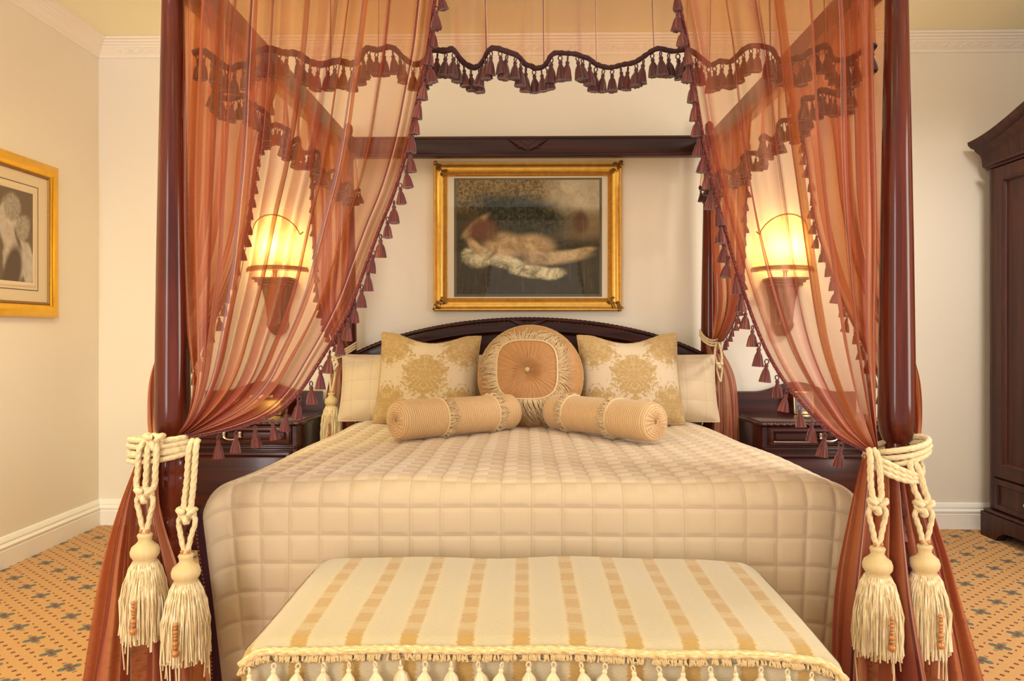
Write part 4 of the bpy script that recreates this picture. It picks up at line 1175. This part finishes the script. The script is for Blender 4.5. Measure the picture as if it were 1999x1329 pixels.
# ------------------------------------------------------------------ wall sconces
def mat_shade():
    t = NT('pleated_silk_shade')
    uv = t.sep(t.uv())
    n = t.noise(t.mapping(t.uv(), (70, 2, 1)), 1.0, 3)
    c = t.mix(n, (0.80, 0.62, 0.36), (0.90, 0.76, 0.50))
    d = t.n('BsdfDiffuse'); t.put(d.inputs[0], c)
    tl_ = t.n('BsdfTranslucent'); t.put(tl_.inputs[0], c)
    m = t.n('MixShader'); m.inputs[0].default_value = 0.6
    t.t.links.new(d.outputs[0], m.inputs[1]); t.t.links.new(tl_.outputs[0], m.inputs[2])
    e = t.n('Emission'); t.put(e.inputs[0], t.mix(n, (1.0, 0.60, 0.22), (1.0, 0.72, 0.36))); e.inputs[1].default_value = 0.22
    ad = t.n('AddShader'); t.t.links.new(m.outputs[0], ad.inputs[0]); t.t.links.new(e.outputs[0], ad.inputs[1])
    return t.done(ad.outputs[0])
M['shade'] = mat_shade()
M['shade_trim'] = plain('gold_braid_trim', (0.42, 0.22, 0.05), 0.7, 0, 0.4, 120, 0.4)
M['corbel'] = plain('carved_stone_wood_bracket', (0.20, 0.125, 0.065), 0.6, 0, 0.4, 45, 0.5)
M['bulb'] = None
tbm = NT('lit_bulb'); em = tbm.n('Emission'); em.inputs[0].default_value = (1, 0.75, 0.4, 1); em.inputs[1].default_value = 3.0
M['bulb'] = tbm.done(em.outputs[0])
def sconce(px, lab):
    p = at(px, 545, 4.25); x0 = p.x
    t = thing('wall_sconce', lab, 'wall lamp', (x0, 4.25, 1.30), group='wall sconces either side of the bed')
    zb = at(px, 524, 4.12).z
    def ztop(s):                                    # s -1..1 around the front: a hump with small concave shoulders
        return 0.205 + 0.105 * max(0.0, math.cos(PI / 2 * min(1, abs(s) / 0.82))) ** 0.75 + 0.020 * max(0, abs(s) - 0.82) / 0.18
    def sh(u, v):
        s = u * 2 - 1; th = s * R(84)
        z = v * ztop(s); r = 0.170 - 0.022 * v * 1.0
        flare = 0.012 * math.exp(-z / 0.02)
        return (x0 + (r + flare) * math.sin(th), 4.245 - 0.86 * (r + flare) * math.cos(th), zb + z)
    s_ = MB().grid(sh, 90, 24, lambda u, v: (u, v)).build('shade', M['shade'], t, True, 180)
    MB().tube([sh(u, 1.0) for u in np.linspace(0, 1, 80)], 0.004, 7).build('shade_binding', M['shade_trim'], s_, True)
    tr = MB()
    tr.tube([sh(u, 0.04) for u in np.linspace(0, 1, 80)], 0.007, 7, flat=0.6); tr.tube([sh(u, 0.0) for u in np.linspace(0, 1, 80)], 0.005, 7)
    for u in np.linspace(0.01, 0.99, 60):
        q = sh(u, 0.0); tr.tube([q, (q[0], q[1], q[2] - 0.014)], 0.003, 5)
    tr.build('shade_fringe', M['shade_trim'], s_, True)
    # corbel bracket
    zt = at(px, 541, 4.13).z; hgt = 0.34
    co = MB()
    W = 0.108
    def layer(z0, z1, w, d, b=0.004): co.box(x0 - w, x0 + w, 4.249 - d, 4.249, zt + z0, zt + z1, b)
    layer(-0.016, 0, W, 0.150); layer(-0.030, -0.016, W * 0.90, 0.135); layer(-0.048, -0.030, W * 0.80, 0.120)
    prof = [(-0.048, 0.78, 0.112), (-0.075, 0.72, 0.108), (-0.11, 0.64, 0.100), (-0.16, 0.57, 0.092), (-0.21, 0.53, 0.085), (-0.25, 0.50, 0.080), (-0.27, 0.56, 0.085), (-0.29, 0.52, 0.075), (-0.32, 0.36, 0.05), (-0.335, 0.2, 0.03)]
    V = np.zeros((len(prof), 41, 3))
    for j, (dz, w, d) in enumerate(prof):
        for i, a in enumerate(np.linspace(0, PI, 41)):
            fl = 1 + (0.05 * math.cos(12 * a) if -0.25 <= dz <= -0.07 else 0.03 * math.cos(20 * a))
            ca, sa = math.cos(a), math.sin(a)
            V[j, i] = (x0 + W * w * math.copysign(abs(ca) ** 0.7, ca) * fl, 4.249 - d * sa ** 0.6 * fl, zt + dz)
    co.arr(V)
    co.build('corbel', M['corbel'], t, True, 40)
    MB().lathe([(0.012, 0), (0.012, 0.03), (0.016, 0.034), (0.016, 0.045)], 14, (x0, 4.18, zt)).build('lamp_holder', M['brass'], t, True)
    MB().lathe([(0.001, 0.0), (0.013, 0.004), (0.020, 0.03), (0.018, 0.055), (0.006, 0.075), (0.001, 0.078)], 16, (x0, 4.18, zt + 0.046)).build('bulb', M['bulb'], t, True)
    l = bpy.data.lights.new('sconce_light', 'POINT'); l.energy = 5.5; l.color = (1.0, 0.66, 0.28); l.shadow_soft_size = 0.03
    lo = bpy.data.objects.new('sconce_light', l); COL.objects.link(lo); lo.parent = t
    lo.location = (0, 4.185 - 4.25, zb + 0.12 - 1.30)
sconce(545, 'lit wall sconce with cream half shade above the left nightstand')
sconce(1524, 'lit wall sconce with cream half shade above the right nightstand')

# ------------------------------------------------------------------ pictures
def mat_glass():
    t = NT('picture_glass')
    lw = t.n('LayerWeight'); lw.inputs[0].default_value = 0.5
    refl = t.math('ADD', 0.030, t.math('MULTIPLY', t.math('POWER', lw.outputs['Facing'], 5.0), 0.9))
    tr = t.n('BsdfTransparent'); gl = t.n('BsdfGlossy'); gl.inputs['Roughness'].default_value = 0.02
    m = t.n('MixShader'); t.put(m.inputs[0], refl)
    t.t.links.new(tr.outputs[0], m.inputs[1]); t.t.links.new(gl.outputs[0], m.inputs[2])
    return t.done(m.outputs[0])
M['glass'] = mat_glass()
def ell(t, u, v, cx, cy, rx, ry, rot=0.0, soft=0.25, wob=None):
    c, s = math.cos(rot), math.sin(rot)
    du = t.math('SUBTRACT', u, cx); dv = t.math('SUBTRACT', v, cy)
    a = t.math('DIVIDE', t.math('ADD', t.math('MULTIPLY', du, c), t.math('MULTIPLY', dv, s)), rx)
    b = t.math('DIVIDE', t.math('SUBTRACT', t.math('MULTIPLY', dv, c), t.math('MULTIPLY', du, s)), ry)
    r = t.math('SQRT', t.math('ADD', t.math('MULTIPLY', a, a), t.math('MULTIPLY', b, b)))
    if wob is not None: r = t.math('ADD', r, t.math('MULTIPLY', t.math('SUBTRACT', wob, 0.5), 0.5))
    return t.step(r, 1.0 + soft, 1.0 - soft)
def mat_painting():
    t = NT('landscape_print')
    uv = t.sep(t.uv()); u, v = uv[0], uv[1]
    q = t.mapping(t.uv(), (1.28, 1, 1))
    n = t.noise(q, 7, 6, 0.7, 0.8); nf = t.noise(t.mapping(t.uv(), (1.28, 1, 1), (0, 0, 0), (0, 0, 0.6)), 30, 5, 0.75, 0.8); nb = t.noise(t.mapping(t.uv(), (40, 3, 1)), 1.0, 3)
    c = t.mix(n, (0.010, 0.008, 0.003), (0.085, 0.066, 0.03))
    sky = t.mix(n, (0.30, 0.24, 0.14), (0.60, 0.50, 0.33))
    c = t.mix(t.math('MULTIPLY', t.step(v, 0.52, 0.78), t.step(u, 0.42, 0.70)), c, sky)
    far = t.mix(nf, (0.10, 0.065, 0.025), (0.34, 0.24, 0.11))
    c = t.mix(t.math('MULTIPLY', ell(t, u, v, 0.92, 0.60, 0.26, 0.12, 0, 0.5, n), 0.8), c, far)
    fol = t.mix(t.step(nf, 0.35, 0.68), (0.040, 0.028, 0.010), (0.42, 0.27, 0.095))
    c = t.mix(ell(t, u, v, 0.22, 0.98, 0.46, 0.27, -0.12, 0.3, n), c, fol)
    dk = t.mix(t.step(nf, 0.4, 0.75), (0.014, 0.013, 0.007), (0.085, 0.085, 0.035))
    c = t.mix(ell(t, u, v, 0.45, 0.70, 0.36, 0.17, -0.25, 0.4, n), c, dk)
    c = t.mix(ell(t, u, v, 0.87, 0.63, 0.05, 0.10, 0.0, 0.5, n), c, t.mix(nf, (0.05, 0.022, 0.012), (0.16, 0.08, 0.035)))
    cloth = t.mix(t.step(n, 0.35, 0.65), (0.20, 0.165, 0.085), (0.74, 0.66, 0.42))
    skin = t.mix(t.step(n, 0.3, 0.7), (0.28, 0.18, 0.08), (0.58, 0.42, 0.22))
    for e in ((0.14, 0.33, 0.10, 0.09, -0.4), (0.33, 0.29, 0.17, 0.06, -0.35), (0.53, 0.20, 0.17, 0.055, -0.15), (0.68, 0.18, 0.09, 0.05, 0.2)):
        c = t.mix(ell(t, u, v, *e, 0.28, nf), c, cloth)
    for e in ((0.34, 0.43, 0.15, 0.10, -0.2), (0.54, 0.42, 0.14, 0.10, -0.10), (0.70, 0.32, 0.22, 0.055, 0.14), (0.86, 0.37, 0.11, 0.030, 0.28), (0.13, 0.60, 0.12, 0.032, 0.85), (0.13, 0.42, 0.10, 0.035, -1.0)):
        c = t.mix(ell(t, u, v, *e, 0.40, n), c, skin)
    c = t.mix(ell(t, u, v, 0.18, 0.56, 0.10, 0.11, 0.3, 0.5, n), c, t.mix(nf, (0.04, 0.012, 0.008), (0.22, 0.09, 0.04)))
    c = t.mix(t.math('MULTIPLY', t.step(nf, 0.45, 0.8), 0.35), c, (0.02, 0.015, 0.008))
    c = t.mix(t.math('MULTIPLY', t.step(nb, 0.55, 0.75), 0.12), c, (0.40, 0.33, 0.22))  # pale upright streaks: reflections in the glass painted into the print
    return t.done(t.bsdf(c, 0.6, spec=0.2))
def mat_print():
    t = NT('sepia_photograph')
    uv = t.sep(t.uv()); u, v = uv[0], uv[1]
    n = t.noise(t.uv(), 9, 4, 0.6, 0.8); nf = t.noise(t.uv(), 26, 3, 0.6, 1.0)
    c = t.mix(nf, (0.13, 0.085, 0.05), (0.20, 0.14, 0.085))
    pale = t.mix(n, (0.30, 0.25, 0.20), (0.78, 0.70, 0.60))
    hair = t.mix(nf, (0.12, 0.09, 0.06), (0.62, 0.55, 0.45))
    for e in ((0.66, 0.25, 0.23, 0.26, -0.5), (0.90, 0.20, 0.12, 0.24, 0.1), (0.52, 0.60, 0.18, 0.26, 0.3)):
        c = t.mix(ell(t, u, v, *e, 0.15, n), c, pale)
    c = t.mix(ell(t, u, v, 0.60, 0.10, 0.16, 0.30, -0.35, 0.25), c, (0.11, 0.07, 0.045))
    c = t.mix(ell(t, u, v, 0.70, 0.47, 0.035, 0.13, 0.5, 0.5), c, (0.16, 0.12, 0.08))
    for e in ((0.60, 0.80, 0.16, 0.15, 0.2), (0.80, 0.60, 0.13, 0.15, -0.6)):
        c = t.mix(ell(t, u, v, *e, 0.2, n), c, hair)
    return t.done(t.bsdf(c, 0.6, spec=0.2))

a, b = at(846, 316, 4.2), at(1214, 607, 4.2)
w, h = b.x - a.x, a.z - b.z
pic = thing('framed_painting', 'large gilt framed painting hanging above the headboard', 'painting', ((a.x + b.x) / 2, 4.249, (a.z + b.z) / 2))
fp = [(0, 0.0), (0, 0.040), (0.006, 0.047), (0.012, 0.046), (0.018, 0.040), (0.024, 0.043), (0.036, 0.044), (0.050, 0.038), (0.060, 0.028), (0.066, 0.022), (0.070, 0.026), (0.074, 0.026), (0.077, 0.020), (0.079, 0.010)]
f_ = MB().frame(w, h, fp).build('frame', M['gold'], pic, sharp=30)
bead = MB()
def ring(w2, h2, step):
    pts = []
    for k in np.arange(-w2, w2, step): pts += [(k, h2), (k, -h2)]
    for k in np.arange(-h2, h2, step): pts += [(w2, k), (-w2, k)]
    return pts
for x, z in ring(w / 2 - 0.072, h / 2 - 0.072, 0.0105):
    bead.lathe([(0.0008, 0.004), (0.0036, 0.0015), (0.0036, -0.0015), (0.0008, -0.004)], 6, (x, -0.027, z))
bead.build('beading', M['gold_dark'], f_, sharp=60)
rng = random.Random(4)
for sx in (-1, 1):
    for sz in (-1, 1):
        orn = MB()
        for k in range(16):
            d = rng.uniform(0.002, 0.060); e = rng.uniform(-0.026, 0.026)
            cx, cz = sx * (w / 2 - d - max(0, e)), sz * (h / 2 - d + min(0, e))
            pth = [(cx + 0.010 * math.cos(q) * (1 - q / 10), -0.044 - 0.004 * math.sin(q), cz + 0.010 * math.sin(q) * (1 - q / 10)) for q in np.linspace(0, 5, 9)]
            orn.tube(pth, 0.0038, 5)
        orn.build('corner_ornament', M['gold_dark'], f_, sharp=60)
MB().box(-w / 2 + 0.072, w / 2 - 0.072, -0.012, -0.004, -h / 2 + 0.072, h / 2 - 0.072).build('mount', M['mat_board'], pic)
MB().box(-w / 2 + 0.118, w / 2 - 0.112, -0.0135, -0.011, -h / 2 + 0.085, h / 2 - 0.088).build('border', plain('olive_border', (0.10, 0.085, 0.055), 0.7), pic)
pw, ph_ = w / 2 - 0.130, h / 2 - 0.100
MB().grid(lambda u, v: (-pw + 2 * pw * u + 0.003, -0.0142, -ph_ + 2 * ph_ * v), 2, 2).build('print', mat_painting(), pic)
MB().grid(lambda u, v: (-w / 2 + 0.074 + (w - 0.148) * u, -0.017, -h / 2 + 0.074 + (h - 0.148) * v), 2, 2).build('glass', M['glass'], pic)

# picture on the left wall (runs out of the frame on the left)
YA, YZ, ZA, ZB = 3.10, 3.85, 1.223, 2.030
w, h = YZ - YA, ZB - ZA
pic2 = thing('framed_photograph', 'gilt framed black and white print hanging on the left wall', 'picture', (XL + 0.001, (YA + YZ) / 2, (ZA + ZB) / 2), (0, 0, R(90)))
MB().frame(w, h, [(0, 0.0), (0, 0.018), (0.006, 0.022), (0.02, 0.030), (0.045, 0.030), (0.060, 0.022), (0.066, 0.016), (0.068, 0.012)]).build('frame', M['gold_bright'], pic2, sharp=30)
MB().frame(w - 0.13, h - 0.13, [(0, 0.012), (0.002, 0.019), (0.010, 0.018), (0.014, 0.010)]).build('inner_slip', M['gold_dark'], pic2, sharp=30)
MB().box(-w / 2 + 0.07, w / 2 - 0.07, -0.009, -0.004, -h / 2 + 0.07, h / 2 - 0.07).build('mount', M['mat_cream'], pic2)
MB().frame(w - 0.30, h - 0.27, [(0, 0.009), (0, 0.0098), (0.004, 0.0098), (0.004, 0.009)]).build('ruled_line', M['black_line'], pic2)
MB().frame(w - 0.33, h - 0.30, [(0, 0.009), (0.004, 0.012), (0.022, 0.012), (0.026, 0.009)]).build('inner_mount', M['mat_cream'], pic2)
pw, ph_ = w / 2 - 0.190, h / 2 - 0.175
MB().grid(lambda u, v: (-pw + 2 * pw * u, -0.0095, -ph_ + 2 * ph_ * v), 2, 2).build('print', mat_print(), pic2)
MB().grid(lambda u, v: (-w / 2 + 0.07 + (w - 0.14) * u, -0.0145, -h / 2 + 0.07 + (h - 0.14) * v), 2, 2).build('glass', M['glass'], pic2)

# ------------------------------------------------------------------ armoire against the right wall, its doors facing left
arm = thing('armoire', 'tall dark mahogany armoire with arched cornice against the right wall', 'armoire', (2.87, 3.30, 0))
AX, AY0, AY1 = 2.605, 2.50, 4.10
mb = MB().box(AX, 3.155, AY0, AY1, 0.10, 2.10, 0.006)
mb.build('carcass', M['wood_arm'], arm, True)
# plinth with bracket feet
mb = MB()
yy = [(AY1 + 0.03, 0.0), (AY1 + 0.03, 0.135), (AY0 - 0.03, 0.135), (AY0 - 0.03, 0.0), (AY0 + 0.10, 0.0), (AY0 + 0.12, 0.03), (AY0 + 0.17, 0.055), (AY0 + 0.24, 0.06), (AY1 - 0.24, 0.06), (AY1 - 0.17, 0.055), (AY1 - 0.12, 0.03), (AY1 - 0.10, 0.0)]
mb.prism(yy, 'x', AX - 0.038, AX + 0.01)
mb.box(AX - 0.030, 3.156, AY1 + 0.004, AY1 + 0.03, 0.0, 0.135, 0.003)
mb.box(AX - 0.030, 3.156, AY0 - 0.03, AY0 - 0.004, 0.0, 0.135, 0.003)
mb.box(AX - 0.030, 3.156, AY0 - 0.02, AY1 + 0.02, 0.135, 0.155, 0.006)
mb.build('plinth', M['wood_arm'], arm, True, 30)
# arched cornice swept along y
def arch(y):
    s = (y - (AY0 + AY1) / 2) / ((AY1 - AY0) / 2 + 0.08)
    return 0.16 * (0.5 + 0.5 * math.cos(PI * min(1, abs(s)))) 
cp = [(0.0, 2.10), (0.006, 2.145), (0.010, 2.150), (0.016, 2.160), (0.040, 2.178), (0.046, 2.190), (0.066, 2.198), (0.080, 2.212), (0.084, 2.225), (0.084, 2.232), (-0.45, 2.232)]
ys = np.linspace(AY0 - 0.075, AY1 + 0.075, 60)
V = np.array([[(AX - o, y, z + arch(y) * (1 if z > 2.11 else 0)) for o, z in cp] for y in ys])
mb = MB().arr(V)
for y in (ys[0], ys[-1]):
    n = len(mb.v); vv = [(AX - o, y, z + arch(y)) for o, z in cp] + [(AX + 0.45, y, 2.10)]
    mb.add(vv, [tuple(range(len(vv)))])
mb.build('cornice', M['wood_arm'], arm, True, 30)
mb = MB(); sp = [(0, 2.060), (0.010, 2.064), (0.014, 2.072), (0.030, 2.078), (0.032, 2.090), (0, 2.092)]
V = np.array([[(AX - o, y, z + arch(y) * 0.0) for o, z in sp] for y in np.linspace(AY0 - 0.02, AY1 + 0.025, 30)])
mb.arr(V)
vv = [(AX - o, AY1 + 0.025, z) for o, z in sp]; mb.add(vv, [tuple(range(len(vv)))])
mb.build('frieze_moulding', M['wood_arm'], arm, True, 30)
for y0, y1 in ((AY1 - 0.05, AY1), (AY0, AY0 + 0.05)):
    MB().box(AX - 0.010, AX + 0.004, y0 + 0.004, y1 - 0.004, 0.155, 2.06, 0.005).build('pilaster', M['wood_arm'], arm, True)
ym = (AY0 + AY1) / 2
for y0, y1, s in ((ym + 0.002, AY1 - 0.052, 1), (AY0 + 0.052, ym - 0.002, -1)):
    w, h = y1 - y0, 2.055 - 0.345
    d = MB().frame(w, h, [(0, -0.002), (0, 0.014), (0.004, 0.018), (0.070, 0.018), (0.076, 0.022), (0.082, 0.016), (0.090, 0.006), (0.092, 0.0), (0.12, 0.001)])
    d.box(-w / 2 + 0.088, w / 2 - 0.088, -0.003, 0.004, -h / 2 + 0.088, h / 2 - 0.088)
    d.xform(Matrix.Translation((AX, (y0 + y1) / 2, 0.345 + h / 2)) @ Matrix.Rotation(R(-90), 4, 'Z'))
    dr = d.build('door', M['wood_arm'], arm, True, 25)
    MB().lathe([(0.001, 0.012), (0.010, 0.010), (0.012, 0.0), (0.010, -0.010), (0.001, -0.012)], 12, (AX - 0.032, y0 + 0.035 if s > 0 else y1 - 0.035, 1.15)).build('knob', M['brass'], dr, True)
    h2 = 0.335 - 0.165
    d = MB().frame(w, h2, [(0, -0.002), (0, 0.014), (0.004, 0.018), (0.024, 0.018), (0.030, 0.020), (0.036, 0.010), (0.040, 0.008)])
    d.box(-w / 2 + 0.036, w / 2 - 0.036, -0.009, 0.004, -h2 / 2 + 0.036, h2 / 2 - 0.036)
    d.xform(Matrix.Translation((AX, (y0 + y1) / 2, 0.165 + h2 / 2)) @ Matrix.Rotation(R(-90), 4, 'Z'))
    dr = d.build('drawer', M['wood_arm'], arm, True, 25)
    for yy_ in (y0 + w * 0.25, y1 - w * 0.36 if s > 0 else y1 - w * 0.25):
        hn = MB().lathe([(0.001, 0.022), (0.007, 0.019), (0.010, 0.0), (0.007, -0.019), (0.001, -0.022)], 12, (AX - 0.014, yy_, 0.250))
        hn.tube([(AX - 0.020, yy_ + 0.022 * math.cos(a), 0.248 - 0.020 * math.sin(a)) for a in np.linspace(0, PI, 16)], 0.0035, 7)
        hn.build('handle', M['brass'], dr, True)

# the hand-made tassel sources are placed on curtains as copies; drop the unplaced originals
for o in SRC + SRC_SHADED: bpy.data.objects.remove(o)
